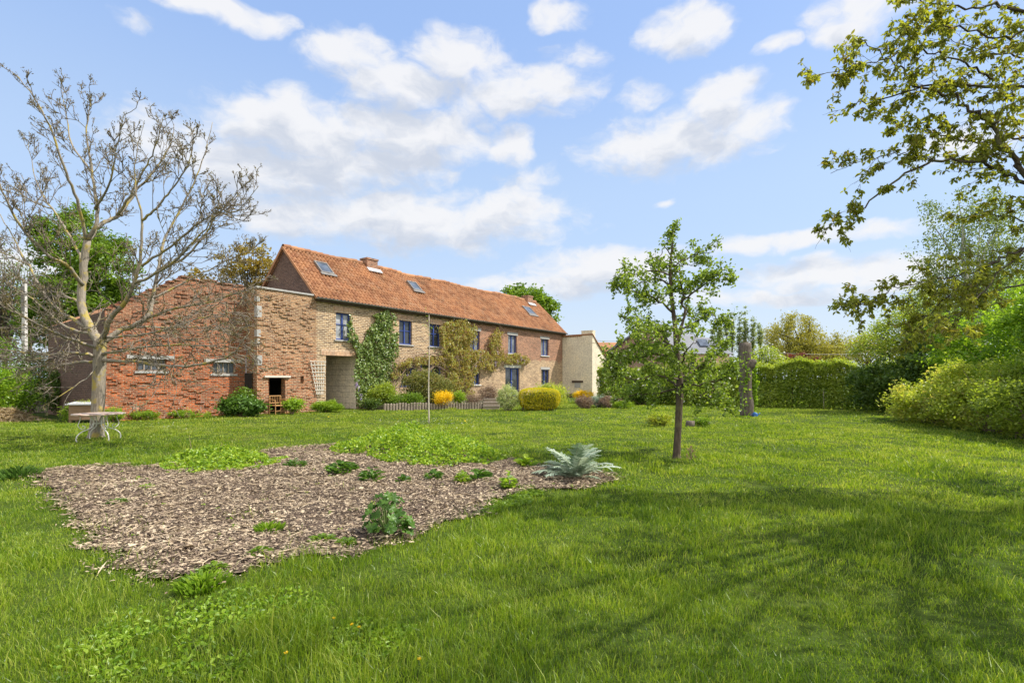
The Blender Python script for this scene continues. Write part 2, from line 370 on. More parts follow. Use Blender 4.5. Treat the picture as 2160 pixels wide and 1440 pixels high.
M['tan_brick'] = brick_mat('tan_brown_brick', [(.46, .31, .175), (.14, .085, .055)], mortar=(.57, .49, .36), dirt=.35, ms=.016, rh=.088, bw=.24)
M['old_brick'] = brick_mat('old_house_brick', [(.50, .35, .21), (.22, .14, .085)], [(.36, .175, .11), (.16, .085, .06)], (3.05, .10), mortar=(.54, .45, .33), dirt=.45, mortar2=(.42,.30,.22), ms=.015, rh=.085, bw=.24)
M['barn_brick'] = brick_mat('weathered_barn_brick', [(.54, .14, .045), (.18, .065, .04)], [(.36, .145, .08), (.16, .08, .055)], (3.1, 1.3), mortar=(.36, .25, .17), dirt=.75, stain=((.62, .58, .52), 1.0), ms=.014, bumpd=.05)
M['block_brick'] = brick_mat('patched_block_brick', [(.47, .165, .075), (.22, .10, .065)], [(.42, .235, .12), (.18, .09, .06)], (2.8, 1.3), mortar=(.47, .37, .25), dirt=.7, ms=.015, bumpd=.05)
M['dark_brick'] = brick_mat('dark_gable_brick', [(.15, .09, .07), (.10, .062, .05)], mortar=(.16, .13, .11), dirt=.4)  # dark brown old brick, its own colour
M['soldier'] = brick_mat('soldier_course', [(.50, .30, .18), (.32, .18, .12)], mortar=(.66, .58, .44), bw=.075, rh=.5, ms=.012, dirt=.1)
M['cream'] = brick_mat('cream_painted_brick', [(.72, .66, .52), (.76, .70, .56)], mortar=(.60, .54, .42), dirt=.5, blot=(.16, .13, .10), ms=.008)
M['neigh_brick'] = brick_mat('brown_brick', [(.36, .25, .18), (.30, .20, .15)], mortar=(.38, .30, .25), dirt=.15)
M['render'] = solid('peach_render', (.55, .38, .26), (.60, .43, .30), 3, .9)
M['slate'] = solid('grey_slate', (.13, .14, .16), (.19, .2, .22), 5, .6, bump=.3)
def tile_mat():
    m, nt, out = new_mat('clay_pantile'); L = nt.links; b = nt.nodes.new('ShaderNodeBsdfPrincipled'); b.inputs['Roughness'].default_value = .8
    b.inputs['Specular IOR Level'].default_value = .2
    uv = attr(nt, 'uvm').outputs['Vector']; big = noise_n(nt, uv, .5, 5, .65); fine = noise_n(nt, uv, 14, 4, .7)
    c = ramp(nt, attr(nt, 'rnd').outputs['Fac'], [(0, (.245, .115, .062)), (.35, (.32, .155, .079)), (.7, (.375, .19, .095)), (1, (.345, .195, .115))]).outputs[0]
    c = mixn(nt, 1., c, ramp(nt, big.outputs['Fac'], [(.32, (.68, .64, .6)), (.5, (1, 1, 1)), (.7, (1.2, 1.15, 1.05))]).outputs[0], 'MULTIPLY')
    c = mixn(nt, maprange(nt, fine.outputs['Fac'], .58, .72, 0, .65), c, (.10, .075, .05))
    li = noise_n(nt, uv, 2.0, 6, .7); c = mixn(nt, maprange(nt, li.outputs['Fac'], .56, .72, 0, .5), c, (.33, .25, .14))
    dk = noise_n(nt, uv, .9, 6, .7); c = mixn(nt, maprange(nt, dk.outputs['Fac'], .54, .68, 0, .5), c, (.15, .095, .06))
    L.new(c, b.inputs['Base Color']); L.new(b.outputs[0], out.inputs[0]); return m
M['tile'] = tile_mat()
M['bark_walnut'] = bark_mat('pale_walnut_bark', (.17, .145, .115), (.34, .30, .24), (.38, .30, .05), .75)
M['bark_twig'] = bark_mat('walnut_twig_bark', (.125, .105, .085), (.25, .215, .17), (.26, .22, .07), .4)
M['bark_dark'] = bark_mat('dark_bark', (.05, .04, .032), (.12, .10, .08), (.16, .17, .06), .45)
M['bark_pear'] = bark_mat('pear_bark', (.05, .038, .03), (.13, .10, .075), (.17, .17, .08), .45)
M['bark_stump'] = bark_mat('dead_trunk_bark', (.075, .06, .05), (.19, .16, .135), (.18, .18, .13), .3)
M['bark_birch'] = bark_mat('birch_bark', (.35, .34, .32), (.60, .59, .56), (.08, .07, .06), .6)
M['bark_pale'] = bark_mat('pale_sapling_bark', (.40, .35, .28), (.58, .53, .45), None)
M['stem'] = solid('dry_brown_stem', (.16, .11, .07), (.30, .23, .16), 12, .9)
M['green_stem'] = solid('green_stem', (.10, .16, .04), (.16, .22, .07), 12, .7)
g_ = lambda *c: list(c)
M['lf_dense'] = leaf_mat('dense_tree_leaf', g_((.08, .15, .014), (.14, .235, .022), (.22, .32, .04)), .42)
M['lf_pear'] = leaf_mat('pear_leaf', g_((.10, .165, .022), (.18, .26, .035), (.27, .36, .065)), .45)
M['lf_cherry'] = leaf_mat('young_cherry_leaf', g_((.20, .145, .035), (.21, .225, .035), (.29, .325, .045), (.40, .42, .07)), .5)
M['lf_bright'] = leaf_mat('bright_shrub_leaf', g_((.10, .195, .014), (.20, .33, .024), (.34, .46, .055)), .48)
M['lf_hedge'] = leaf_mat('hornbeam_hedge_leaf', g_((.15, .21, .025), (.26, .34, .04), (.38, .44, .075)), .5)
M['lf_spirea'] = leaf_mat('yellowish_shrub_leaf', g_((.19, .26, .03), (.31, .39, .045), (.44, .48, .085), (.38, .32, .11)), .5)
M['lf_dark'] = leaf_mat('dark_leaf', g_((.04, .085, .012), (.08, .14, .02), (.14, .20, .035)), .35)
M['lf_birch'] = leaf_mat('birch_leaf', g_((.09, .13, .04), (.15, .205, .06), (.23, .28, .10)), .45)
M['lf_willow'] = leaf_mat('willow_leaf', g_((.20, .20, .035), (.29, .28, .055), (.38, .35, .09)), .45)
M['lf_poplar'] = leaf_mat('poplar_leaf', g_((.16, .21, .08), (.23, .29, .11), (.31, .35, .14)), .45)
M['lf_bronze'] = leaf_mat('bronze_leaf', g_((.20, .14, .035), (.28, .21, .045), (.30, .26, .06)), .45)
M['lf_wist'] = leaf_mat('wisteria_leaf', g_((.24, .17, .05), (.34, .26, .07), (.36, .33, .08), (.27, .35, .07)), .4)
M['lf_ivy'] = leaf_mat('ivy_leaf', g_((.06, .11, .02), (.12, .19, .035), (.20, .28, .06), (.30, .36, .12)), .25, .05, .35)
M['lf_gold'] = leaf_mat('golden_leaf', g_((.34, .32, .012), (.52, .47, .02), (.66, .57, .03)), .4)
M['lf_yflower'] = leaf_mat('yellow_flower', g_((.62, .44, .01), (.80, .56, .015), (.42, .40, .025)), .3)
M['lf_varieg'] = leaf_mat('variegated_leaf', g_((.16, .24, .06), (.38, .44, .20), (.62, .62, .40)), .35)
M['lf_olive'] = leaf_mat('olive_needle', g_((.08, .10, .022), (.15, .17, .04), (.25, .25, .07), (.26, .18, .08)), .3)
M['lf_heather'] = leaf_mat('brown_heather', g_((.15, .10, .085), (.27, .185, .155), (.34, .27, .21)), .25)
M['lf_silver'] = leaf_mat('silver_leaf', g_((.16, .23, .15), (.28, .36, .27), (.46, .53, .43)), .25, .03, .4, (1, 1, .8))
M['lf_mallow'] = leaf_mat('mallow_leaf', g_((.04, .095, .014), (.075, .155, .022), (.13, .23, .045)), .35, .02)
M['lf_lime'] = leaf_mat('lime_ground_cover', g_((.10, .20, .014), (.22, .345, .024), (.37, .47, .05)), .38)
M['lf_red'] = leaf_mat('dark_red_leaf', g_((.10, .02, .025), (.19, .045, .045), (.14, .06, .04)), .3)
M['lf_purple'] = leaf_mat('lilac_blossom', g_((.30, .25, .52), (.45, .36, .55), (.55, .42, .48)), .3, tint=(1, 1, 1))
M['lf_white'] = leaf_mat('white_blossom', g_((.70, .68, .62), (.78, .76, .70)), .3, tint=(1, 1, .95))
M['lf_bud'] = leaf_mat('walnut_bud_leaf', g_((.09, .06, .03), (.15, .11, .04), (.17, .16, .05)), .3)
M['lf_dry'] = leaf_mat('dry_straw', g_((.24, .17, .10), (.38, .29, .17), (.45, .38, .24)), .2)
M['grass'] = leaf_mat('grass_blade', g_((.058, .125, .007), (.158, .252, .014), (.295, .385, .032), (.44, .43, .14)), .45, .03, .4)
M['chip'] = leaf_mat('wood_chip', g_((.08, .055, .04), (.18, .128, .09), (.31, .235, .158), (.47, .375, .255), (.66, .56, .41)), .02, .03, .6)
M['shade_dummy'] = M['lf_dense']

# ------------------------------------------------------------------ ground
def bed_poly():
    px = [(48,1000),(75,1022),(110,1050),(150,1090),(165,1130),(172,1165),(240,1185),(255,1215),(330,1225),(400,1238),(520,1212),(600,1195),(700,1182),(790,1160),(880,1128),(940,1100),(985,1085),(1040,1055),(1110,1042),(1190,1035),(1260,1022),(1300,1012),(1270,995),(1150,985),(1090,975),(1010,955),(930,940),(760,935),(680,940),(600,945),(480,968),(400,985),(300,985),(200,988),(120,992)]
    return [tuple(G(u, v)[:2]) for u, v in px]
BED = bed_poly()
def bed_mask(x, y, grow=0.):
    jx = (fbm(x*3.5, y*3.5, 3)-.5)*.5; jy = (fbm(x*3.5+40, y*3.5, 9)-.5)*.5
    return inpoly(x+jx, y+jy, BED)
def ground_h(x, y):
    d = np.hypot(x, y); return ((fbm(x*.9, y*.9, 21)-.5)*.09+(fbm(x*2.7, y*2.7, 28, 2)-.5)*.07*np.clip((d-2)/2, 0, 1))*np.clip(1.5-d/25, 0, 1)
def build_ground():
    m, nt, out = new_mat('lawn_ground'); L = nt.links; b = nt.nodes.new('ShaderNodeBsdfPrincipled'); b.inputs['Roughness'].default_value = 1; b.inputs['Specular IOR Level'].default_value = .1
    tc = nt.nodes.new('ShaderNodeTexCoord'); n1 = noise_n(nt, tc.outputs['Object'], .6, 6, .65); n2 = noise_n(nt, tc.outputs['Object'], 40, 3, .6)
    c = ramp(nt, n1.outputs['Fac'], [(.3, (.035, .06, .009)), (.55, (.06, .09, .014)), (.75, (.10, .11, .03))]).outputs[0]
    c = mixn(nt, .9, c, ramp(nt, n2.outputs['Fac'], [(.3, (.55, .55, .5)), (.7, (1.2, 1.2, 1.1))]).outputs[0], 'MULTIPLY')
    L.new(c, b.inputs['Base Color']); L.new(b.outputs[0], out.inputs[0])
    xs = np.unique(np.r_[-1500, -600, -250, -100, -60, np.arange(-40, -16, .8), np.arange(-16, 16, .16), np.arange(16, 40.1, .8), 60, 100, 250, 600, 1500])
    ys = np.unique(np.r_[-300, -60, -20, np.arange(-4, 1.5, .8), np.arange(1.5, 18, .16), np.arange(18, 46, .8), 60, 100, 250, 600, 1500])
    X, Y = np.meshgrid(xs, ys); Z = ground_h(X, Y)
    n, k = X.shape; i = np.arange(n-1)[:, None]*k; j = np.arange(k-1)[None, :]
    f = np.stack([i+j, i+j+1, i+k+j+1, i+k+j], -1).reshape(-1, 4)
    mb = MB(); mb.add(np.stack([X, Y, Z], -1).reshape(-1, 3), f); tag(mb.build('ground', m, smooth=True), kind='structure')
    # soil sheet of the planting bed
    x0, x1, y0, y1 = min(p[0] for p in BED)-.5, max(p[0] for p in BED)+.5, min(p[1] for p in BED)-.5, max(p[1] for p in BED)+.5
    st = .1; X, Y = np.meshgrid(np.arange(x0, x1, st), np.arange(y0, y1, st)); mk = bed_mask(X, Y)
    n, k = X.shape; Z = ground_h(X, Y)+.012+.02*fbm(X*4, Y*4, 5); i = np.arange(n-1)[:, None]*k; j = np.arange(k-1)[None, :]
    f = np.stack([i+j, i+j+1, i+k+j+1, i+k+j], -1); ok = mk[:-1, :-1] & mk[1:, 1:] & mk[1:, :-1] & mk[:-1, 1:]
    mb = MB(); mb.add(np.stack([X, Y, Z], -1).reshape(-1, 3), f[ok].reshape(-1, 4)); tag(mb.build('bed_soil', M['soil'], smooth=True), kind='structure')
    # chips of wood mulch
    A = 170000; x = rng.uniform(x0, x1, A*2); y = rng.uniform(y0, y1, A*2); ok = bed_mask(x+rng.normal(0, .07, len(x)), y+rng.normal(0, .07, len(x))) & (rng.random(len(x)) < np.clip(.25+1.35*fbm(x*1.4, y*1.4, 63), 0, 1)); x, y = x[ok], y[ok]; n = len(x)
    yaw = rng.normal(.2, .9, n); d = np.c_[np.cos(yaw), np.sin(yaw), rng.normal(0, .22, n)]; nv = np.c_[rng.normal(0, .35, (n, 2)), np.ones(n)]
    z = ground_h(x, y)+.03+.02*fbm(x*4, y*4, 5)+rng.uniform(0, .015, n)
    Ls = rng.gamma(2., .0095, n)+.012
    big = rng.random(n) < .012; Ls = np.where(big, rng.uniform(.07, .2, n), Ls); wr_ = np.where(big, .06, rng.uniform(.22, .5, n))[:, None]; z = z+big*.01
    mb = MB(); mb.leaves(np.c_[x, y, z], Ls, wr_, d=d, nvec=nv, fold=.02, six=True, r=np.where(big, rng.uniform(.7, 1., n), rng.random(n)*.85+.35*(fbm(x*1.2, y*1.2, 19)-.45)))
    tag(mb.build('wood_chips', M['chip']), 'pale wood chip mulch covering the bare planting bed', 'mulch', kind='stuff')
build_ground()

TERR = [FW(s, n, 0)[:2] for s, n in ((3.6, 0), (3.6, 1.3), (5.0, 2.1), (11.5, .9), (24, 1.2), (24, 0))]
def build_grass():
    mb = MB()
    for (a, b, den, w, h) in ((1.7, 4, 8200, .0033, .078), (4, 7, 4300, .005, .074), (7, 11, 1700, .009, .07), (11, 18, 1000, .014, .06), (18, 36, 360, .024, .055)):
        xm = 1.06*b+1.6; n = int(den*(b-a)*2*xm)
        x = rng.uniform(-xm, xm, n); y = rng.uniform(a, b, n)
        nc = int(n/38); tx = rng.uniform(-xm, xm, nc); ty = rng.uniform(a, b, nc); tr = rng.uniform(.04, .13, nc)*(1+.06*b); th = rng.uniform(.5, 1.0, nc)+rng.gamma(1.2, .38, nc); trn = rng.normal(0, .16, nc)
        k = rng.integers(0, nc, n); intuft = rng.random(n) < .62; gx_, gy_ = rng.normal(size=(2, n))
        x = np.where(intuft, tx[k]+gx_*tr[k], x); y = np.where(intuft, ty[k]+gy_*tr[k], y); tang = np.arctan2(gy_, gx_); tfac = np.where(intuft, th[k], rng.uniform(.4, .9, n)); trnd = np.where(intuft, trn[k], -.04)
        ok = np.abs(x) < 1.06*y+1.6; x, y, tang, tfac, trnd, intuft = (q[ok] for q in (x, y, tang, tfac, trnd, intuft))
        jw = .05+.45*fbm(x*1.1, y*1.1, 17)**1.5; inb = bed_mask(x+rng.normal(0, 1, len(x))*jw, y+rng.normal(0, 1, len(x))*jw); keep = ~inb | (rng.random(len(x)) < .10*(fbm(x*2.2, y*2.2, 81) > .66))
        bl = fbm(x*1.3, y*1.3, 77); keep &= rng.random(len(x)) < .55+.9*bl
        if a > 15:   # not inside the buildings
            s = (x-W0[0])*DX+(y-W0[1])*DY; nn = (x-W0[0])*NRM[0]+(y-W0[1])*NRM[1]
            keep &= ~((s > -9) & (nn < -.9) & (s < 25)) & ~((s > -3) & (nn < .02) & (s < 25))
        x, y, tang, tfac, trnd, intuft = (q[keep] for q in (x, y, tang, tfac, trnd, intuft)); n = len(x)
        t = fbm(x*1.6, y*1.6, 31, 4); t2 = fbm(x*5, y*5, 55, 2); big = fbm(x*.35, y*.35, 99, 3)
        hh = h*(.45+2.1*t**2.+.5*(t2-.5)).clip(.5)*rng.uniform(.6, 1.2, n)*(.75+.6*big)*tfac
        ang = np.where(intuft, tang+rng.normal(0, .6, n), fbm(x*.8, y*.8, 12)*9+rng.normal(0, .9, n)); hh = hh*.68; lean = hh*rng.uniform(.15, .8, n)
        lx, ly = np.cos(ang)*lean, np.sin(ang)*lean
        yaw = rng.uniform(0, np.pi, n); wv = np.c_[np.cos(yaw), np.sin(yaw), np.zeros(n)]*(w*rng.uniform(.6, 1.4, n))[:, None]/2
        p = np.c_[x, y, ground_h(x, y)-.004]; mid = p+np.c_[lx*.28, ly*.28, hh*.55]; tip = p+np.c_[lx, ly, hh*rng.uniform(.75, 1., n)]
        v = np.stack([p-wv, p+wv, mid+wv*.8, mid-wv*.8, tip], 1).reshape(-1, 3)
        o = np.arange(n)[:, None]*5
        r = np.clip(.12+.55*fbm(x*.7, y*.7, 61, 4)+.25*(t2-.5)+trnd+.10*np.clip((y-8)/8, 0, 1)+rng.normal(0, .2, n), 0, .85); r = np.where(rng.random(n) < .006+.03*(fbm(x*.9, y*.9, 23) > .62), rng.uniform(.8, .96, n), r)
        mb.add(v, [o+np.array([0, 1, 2, 3]), o+np.array([3, 2, 4])], np.repeat(r, 5))
    tag(mb.build('lawn_grass', M['grass']), 'lush unmown green lawn grass around the planting bed', 'grass', kind='stuff')
build_grass()

# ------------------------------------------------------------------ farmhouse
def wall(mb, s0, s1, zt, ops=(), y=0., z0=-.1, reveal=.22, step=.4, disp=0., top=None, seed=0, uo=0.):
    """upright panel in local coordinates (x along, y into the house) with openings (s0, z0, s1, z1) and their reveals"""
    xs = {s0, s1}; zs = {z0, zt}
    for (a, b, c, d) in ops: xs |= {a, c}; zs |= {b, d}
    def fill(q):
        q = sorted(q); o = []
        for a, b in zip(q[:-1], q[1:]): o += list(np.linspace(a, b, max(1, int(math.ceil((b-a)/step))), endpoint=False))
        return np.array(o+[q[-1]])
    xs, zs = fill(xs), fill(zs); X, Z = np.meshgrid(xs, zs)
    Y = np.full_like(X, y)
    if disp: Y = Y+disp*(fbm(X*1.7, Z*2.6, seed)-.5)*2*((X > s0+.01) & (X < s1-.01))
    Zu = Z.copy()
    if top is not None:
        T = top(X); zb = 3.7; Z = np.where(Z > zb, zb+(Z-zb)*(T-zb)/(zt-zb), Z)
    k = len(xs); i = np.arange(len(zs)-1)[:, None]*k; j = np.arange(k-1)[None, :]
    f = np.stack([i+j, i+j+1, i+k+j+1, i+k+j], -1)
    cx = (xs[:-1]+xs[1:])/2; cz = (zs[:-1]+zs[1:])/2; CX, CZ = np.meshgrid(cx, cz); ok = np.ones(CX.shape, bool)
    for (a, b, c, d) in ops: ok &= ~((CX > a) & (CX < c) & (CZ > b) & (CZ < d))
    mb.add(np.stack([X, Y, Z], -1).reshape(-1, 3), f[ok].reshape(-1, 4), .5, np.stack([X+uo, Z, 0*X], -1).reshape(-1, 3))
    for (a, b, c, d) in ops:
        y1 = y+reveal; y0 = y-disp
        for (p, q) in (((a, b), (a, d)), ((c, d), (c, b)), ((a, d), (c, d)), ((c, b), (a, b))):
            v = np.array([[p[0], y0, p[1]], [q[0], y0, q[1]], [q[0], y1, q[1]], [p[0], y1, p[1]]])
            mb.add(v, np.array([[0, 1, 2, 3]]), .5, np.c_[v[:, 0]+v[:, 1]-y, v[:, 2]])
def window(root, a, b, c, d, y=.14, mull=1, bars=(.5,), glass='glass', sill='stone', lintel=None, lw=.12, fw=.07, name='window', so=.1, sh=.07, frame='blue'):
    """window (a, b)-(c, d) in the wall plane: panes with frame, sill and lintel as sub-parts"""
    m = MB(); m.box((a+fw*.5, y+.02, b+fw*.5), (c-fw*.5, y+.03, d-fw*.5)); w = m.build(name, M[glass], root)
    f = MB(); f.box((a, y-.03, b), (c, y+.05, b+fw)); f.box((a, y-.03, d-fw), (c, y+.05, d)); f.box((a, y-.03, b+fw), (a+fw, y+.05, d-fw)); f.box((c-fw, y-.03, b+fw), (c, y+.05, d-fw))
    for i in range(mull):
        x = a+(c-a)*(i+1)/(mull+1); f.box((x-fw*.6, y-.035, b+fw), (x+fw*.6, y+.045, d-fw))
    xs = [a]+[a+(c-a)*(i+1)/(mull+1) for i in range(mull)]+[c]
    for q in bars:
        z = b+(d-b)*q
        for x0, x1 in zip(xs[:-1], xs[1:]): f.box((x0+fw*.6, y-.02, z-.018), (x1-fw*.6, y+.04, z+.018))
    f.build('frame', M[frame], w)
    if sill:
        k = MB(); k.box((a-so, -.07, b-sh), (c+so, y, b-.002)); k.build('sill', M[sill], w)
    if lintel:
        k = MB(); k.box((a-lw, -.025, d+.002), (c+lw, .15, d+(.30 if lintel == 'soldier' else .2))); k.build('lintel', M[lintel], w)
    return w
HL, ZE, ZR, YR = 24.0, 5.5, 8.4, 2.75       # length, eaves, ridge height, ridge setback
house = thing('farmhouse', 'long brick farmhouse with orange pantile roof and blue windows', 'house', (W0[0], W0[1], 0), TH)
def win_px(u0, v0, u1, v1):
    s0, z1 = FS(u0, v0); s1, z1b = FS(u1, v0); _, z0 = FS(u0, v1); return s0, z0, s1, z1
w1 = win_px(708.5, 658, 740, 714); w2 = win_px(842, 675, 869, 725); w3 = win_px(905, 683, 929, 732)
w4 = win_px(992, 697, 1012, 733); w5 = win_px(1072, 705, 1090, 747); w6 = win_px(1141, 714, 1157, 752)
# one sill and head height for each part of the house
zs_a = np.mean([w1[1], w2[1], w3[1]]); zh_a = np.mean([w1[3], w2[3], w3[3]]); zs_b = np.mean([w4[1], w5[1], w6[1]]); zh_b = np.mean([w4[3], w5[3], w6[3]])
UPA = [(w[0], zs_a, w[2], zh_a) for w in (w1, w2, w3)]; UPB = [(w[0], zs_b, w[2], zh_b) for w in (w4, w5, w6)]
lo1 = win_px(846, 765, 868, 800); lo2 = win_px(884, 765, 932, 800); lo3 = win_px(995, 777, 1012, 811); lo4 = win_px(1142, 779, 1158, 812); dr = win_px(1066, 775, 1096, 824)
ga = win_px(687.5, 749, 757, 868); GAR = (ga[0], -.1, ga[2], ga[3])
LO1 = (lo1[0], 1.1, lo2[2], lo1[3]); LO3 = (lo3[0], lo3[1], lo3[2], lo3[3]); LO4 = (lo4[0], lo4[1], lo4[2], lo4[3]); DOOR = (dr[0], .28, dr[2], dr[3])
SJ = FS(1000, 700)[0]-1.2                    # where the newer tan brickwork meets the old house
wb = MB(); wall(wb, -.05, SJ, ZE+.15, UPA+[LO1, GAR], reveal=.22); part(wb, 'front_wall', M['tan_brick'], house, False)
wb = MB(); wall(wb, SJ, HL, ZE+.15, UPB+[LO3, LO4, DOOR], reveal=.22); part(wb, 'front_wall', M['old_brick'], house, False, label='older brown brick front wall')
gb = MB()
for x in (-.05, HL):                          # gable walls
    v = np.array([[x, 0, -.1], [x, 2*YR, -.1], [x, 2*YR, ZE], [x, YR, ZR-.08], [x, 0, ZE]]); gb.add(v, np.array([[0, 1, 2, 3, 4]]), .5, np.c_[v[:, 1], v[:, 2]])
v = np.array([[0, 2*YR, -.1], [HL, 2*YR, -.1], [HL, 2*YR, ZE+.1], [0, 2*YR, ZE+.1]]); gb.add(v, np.array([[0, 1, 2, 3]]), .5, np.c_[v[:, 0], v[:, 2]])
part(gb, 'gable_wall', M['dark_brick'], house, False)
def sagf(x): x = np.asarray(x)+.2; return -.085*np.sin(x*np.pi/HL)**2-.035*np.sin(x*.9)-.02*np.sin(x*2.3+1)
def roof_mesh():
    """corrugated pantile sheet, rows stepped, with a thickness at the eaves"""
    mb = MB()
    sl = math.hypot(ZR-ZE, YR+.25); rows = 15; pw = .215; per = 6
    nx = int((HL+.35)/pw); xs = -.18+np.arange(nx*per+1)*pw/per
    prof = .052*np.sin(np.arange(nx*per+1)*2*np.pi/per)
    sag = sagf(xs)
    for side in (0, 1):
        for r in range(rows):
            t0, t1 = r/rows, (r+1.12)/rows
            jit = rng.normal(0, .006, nx); jj = np.repeat(jit, per); jj = np.r_[jj, jj[-1]]
            def pt(t, lift):
                y = -.25+(YR+.25)*t; z = ZE+(ZR-ZE)*t
                ny, nz = -(ZR-ZE)/sl, (YR+.25)/sl
                h = prof+lift+jj
                yy = y+ny*h; zz = z+nz*h+sag*t**.7
                if side: yy = 2*YR-yy
                return np.c_[xs, yy, zz]
            a, b = pt(t0, .055), pt(min(t1, 1.0), .02); e = pt(t0, .01)
            n = len(xs); i = np.arange(n-1)
            rr = np.repeat(rng.random(nx), per); rr = np.r_[rr, rr[-1]]
            uv = lambda q, t: np.c_[xs, np.full(n, t*sl), np.zeros(n)]
            v = np.vstack([e, a, b]); f1 = np.stack([i, i+1, n+i+1, n+i], -1); f2 = f1+n
            mb.add(v, [f1, f2], np.tile(rr, 3), np.vstack([uv(e, t0), uv(a, t0), uv(b, t1)]))
    return mb
roof = part(roof_mesh(), 'roof', M['tile'], house, False)
rb = MB()                                     # ridge tiles
for i in range(int((HL+.3)/.38)):
    x = -.16+i*.38; an = np.linspace(-.15*np.pi, 1.15*np.pi, 8); r0, r1 = .13, .155; zc = ZR+.03+rng.normal(0, .014)+float(sagf(x+.2))
    v = np.vstack([np.c_[np.full(8, x), YR+np.cos(an)*r0, zc+np.sin(an)*r0], np.c_[np.full(8, x+.4), YR+np.cos(an)*r1, zc+np.sin(an)*r1]])
    j = np.arange(7); rb.add(v, [np.stack([j, j+1, j+9, j+8], -1), np.arange(8, 16).reshape(1, -1)], rng.random())
rb.build('ridge', M['tile'], roof)
eb = MB(); eb.box((-.1, -.22, ZE-.14), (HL+.12, -.002, ZE-.02)); part(eb, 'soffit_board', M['lintel_wood'], house, False)
gt = MB()
an = np.linspace(np.pi, 2*np.pi, 7)
for rad in (.075,):
    xs = np.array([-.18, HL+.2]); v = np.array([[x, -.29+math.cos(a)*rad, ZE+.0+math.sin(a)*rad] for x in xs for a in an]); j = np.arange(6)
    gt.add(v, [np.stack([j, j+1, j+8, j+7], -1)]); gt.add(v*np.array([1, 1, 1])+np.array([0, 0, .0001]), [np.stack([j+7, j+8, j+1, j], -1)])
    gt.tube([(-.18, -.365, ZE), (HL+.2, -.365, ZE)], .014, 6); gt.tube([(-.18, -.29, ZE-.06), (-.18, -.29, ZE-.02)], .07, 8); gt.tube([(HL+.2, -.29, ZE-.06), (HL+.2, -.29, ZE-.02)], .07, 8)
part(gt, 'gutter', M['zinc'], house, False)
dp = MB(); s_, _ = FS(951, 680); dp.tube([(s_, -.29, ZE-.05), (s_, -.2, ZE-.3), (s_, -.07, ZE-.5), (s_, -.07, .3)], .045, 8); part(dp, 'downpipe', M['zinc'], house, False)
# verge tiles along the gables
for x in (-.19, HL+.19):
    for sd in (0, 1):
        p0 = (x, -.25 if not sd else 2*YR+.25, ZE-.03); vb = MB(); vb.bar(p0, (x, YR, ZR-.03), .05, .12); part(vb, 'verge', M['tile'], house, False)
for i, w in enumerate(UPA): window(house, *w, glass='blind' if i == 0 else 'glass', lintel='soldier', bars=(.58,))
for i, w in enumerate(UPB): window(house, *w, sill='stone' if i == 0 else 'white_stone', lintel='stone', bars=(), fw=.06, glass='glare')
window(house, *LO1, mull=3, bars=(), fw=.09, sill=None, glass='glass'); window(house, *LO3, bars=(), sill='white_stone', lintel='stone'); window(house, *LO4, bars=(), sill='white_stone', lintel='stone')
dw = window(house, *DOOR, bars=(), name='door', sill='stone', lintel='white_stone', lw=.18, fw=.09)
hb = MB(); xm = (DOOR[0]+DOOR[2])/2+.12; hb.box((xm-.012, .06, 1.25), (xm+.012, .1, 1.4)); hb.build('handle', M['lead'], dw)
# drive-through passage
pb = MB(); a, b, c, d = GAR; dep = 5.0
def quad(mb, *p): v = np.array(p, float); mb.add(v, np.array([[0, 1, 2, 3]]), .5, np.c_[v[:, 1]+v[:, 0], v[:, 2]])
quad(pb, (c, .22, b), (c, dep, b), (c, dep, d), (c, .22, d)); quad(pb, (a, .22, b), (a, dep, b), (a, dep, d), (a, .22, d)); quad(pb, (a, dep, b), (c, dep, b), (c, dep, d), (a, dep, d))
part(pb, 'passage_wall', M['block'], house, False)
cb = MB(); v = np.array([(a, .22, d), (c, .22, d), (c, dep, d), (a, dep, d)]); cb.add(v, np.array([[0, 1, 2, 3]])); part(cb, 'passage_ceiling', M['wood'], house, False)
lb = MB(); lb.box((a-.28, -.03, d+.002), (c+.25, .15, d+.30)); part(lb, 'passage_lintel', M['soldier'], house, False)
def roof_pt(u, v):                            # sight line met with the front roof plane -> (s, t up the slope 0..1)
    c, q = math.cos(TH), math.sin(TH); o = np.array([-W0[0], -W0[1], CAMZ]); dvec = np.array([(u-U0)/F0, 1, (H0-v)/F0])
    lo = lambda p: np.array([p[0]*c+p[1]*q, -p[0]*q+p[1]*c, p[2]])
    o, dvec = lo(o), lo(dvec); k = (ZR-ZE)/(YR+.25)
    t = (ZE+k*.25-o[2]+k*o[1])/(dvec[2]-k*dvec[1]); p = o+dvec*t; return p[0], (p[2]-ZE)/(ZR-ZE)
SLV = np.array([0, (YR+.25), (ZR-ZE)]); SLN = nrm(np.array([0, -(ZR-ZE), (YR+.25)]))
def on_roof(s, t, h): return np.array([s, -.25, ZE])+SLV*t+SLN*h
def slab(mb, s0, t0, s1, t1, h0, h1):
    v = [on_roof(s, t, h) for h in (h0, h1) for s, t in ((s0, t0), (s1, t0), (s1, t1), (s0, t1))]
    mb.add(np.array(v), np.array([[3, 2, 1, 0], [4, 5, 6, 7], [0, 1, 5, 4], [1, 2, 6, 5], [2, 3, 7, 6], [3, 0, 4, 7]]))
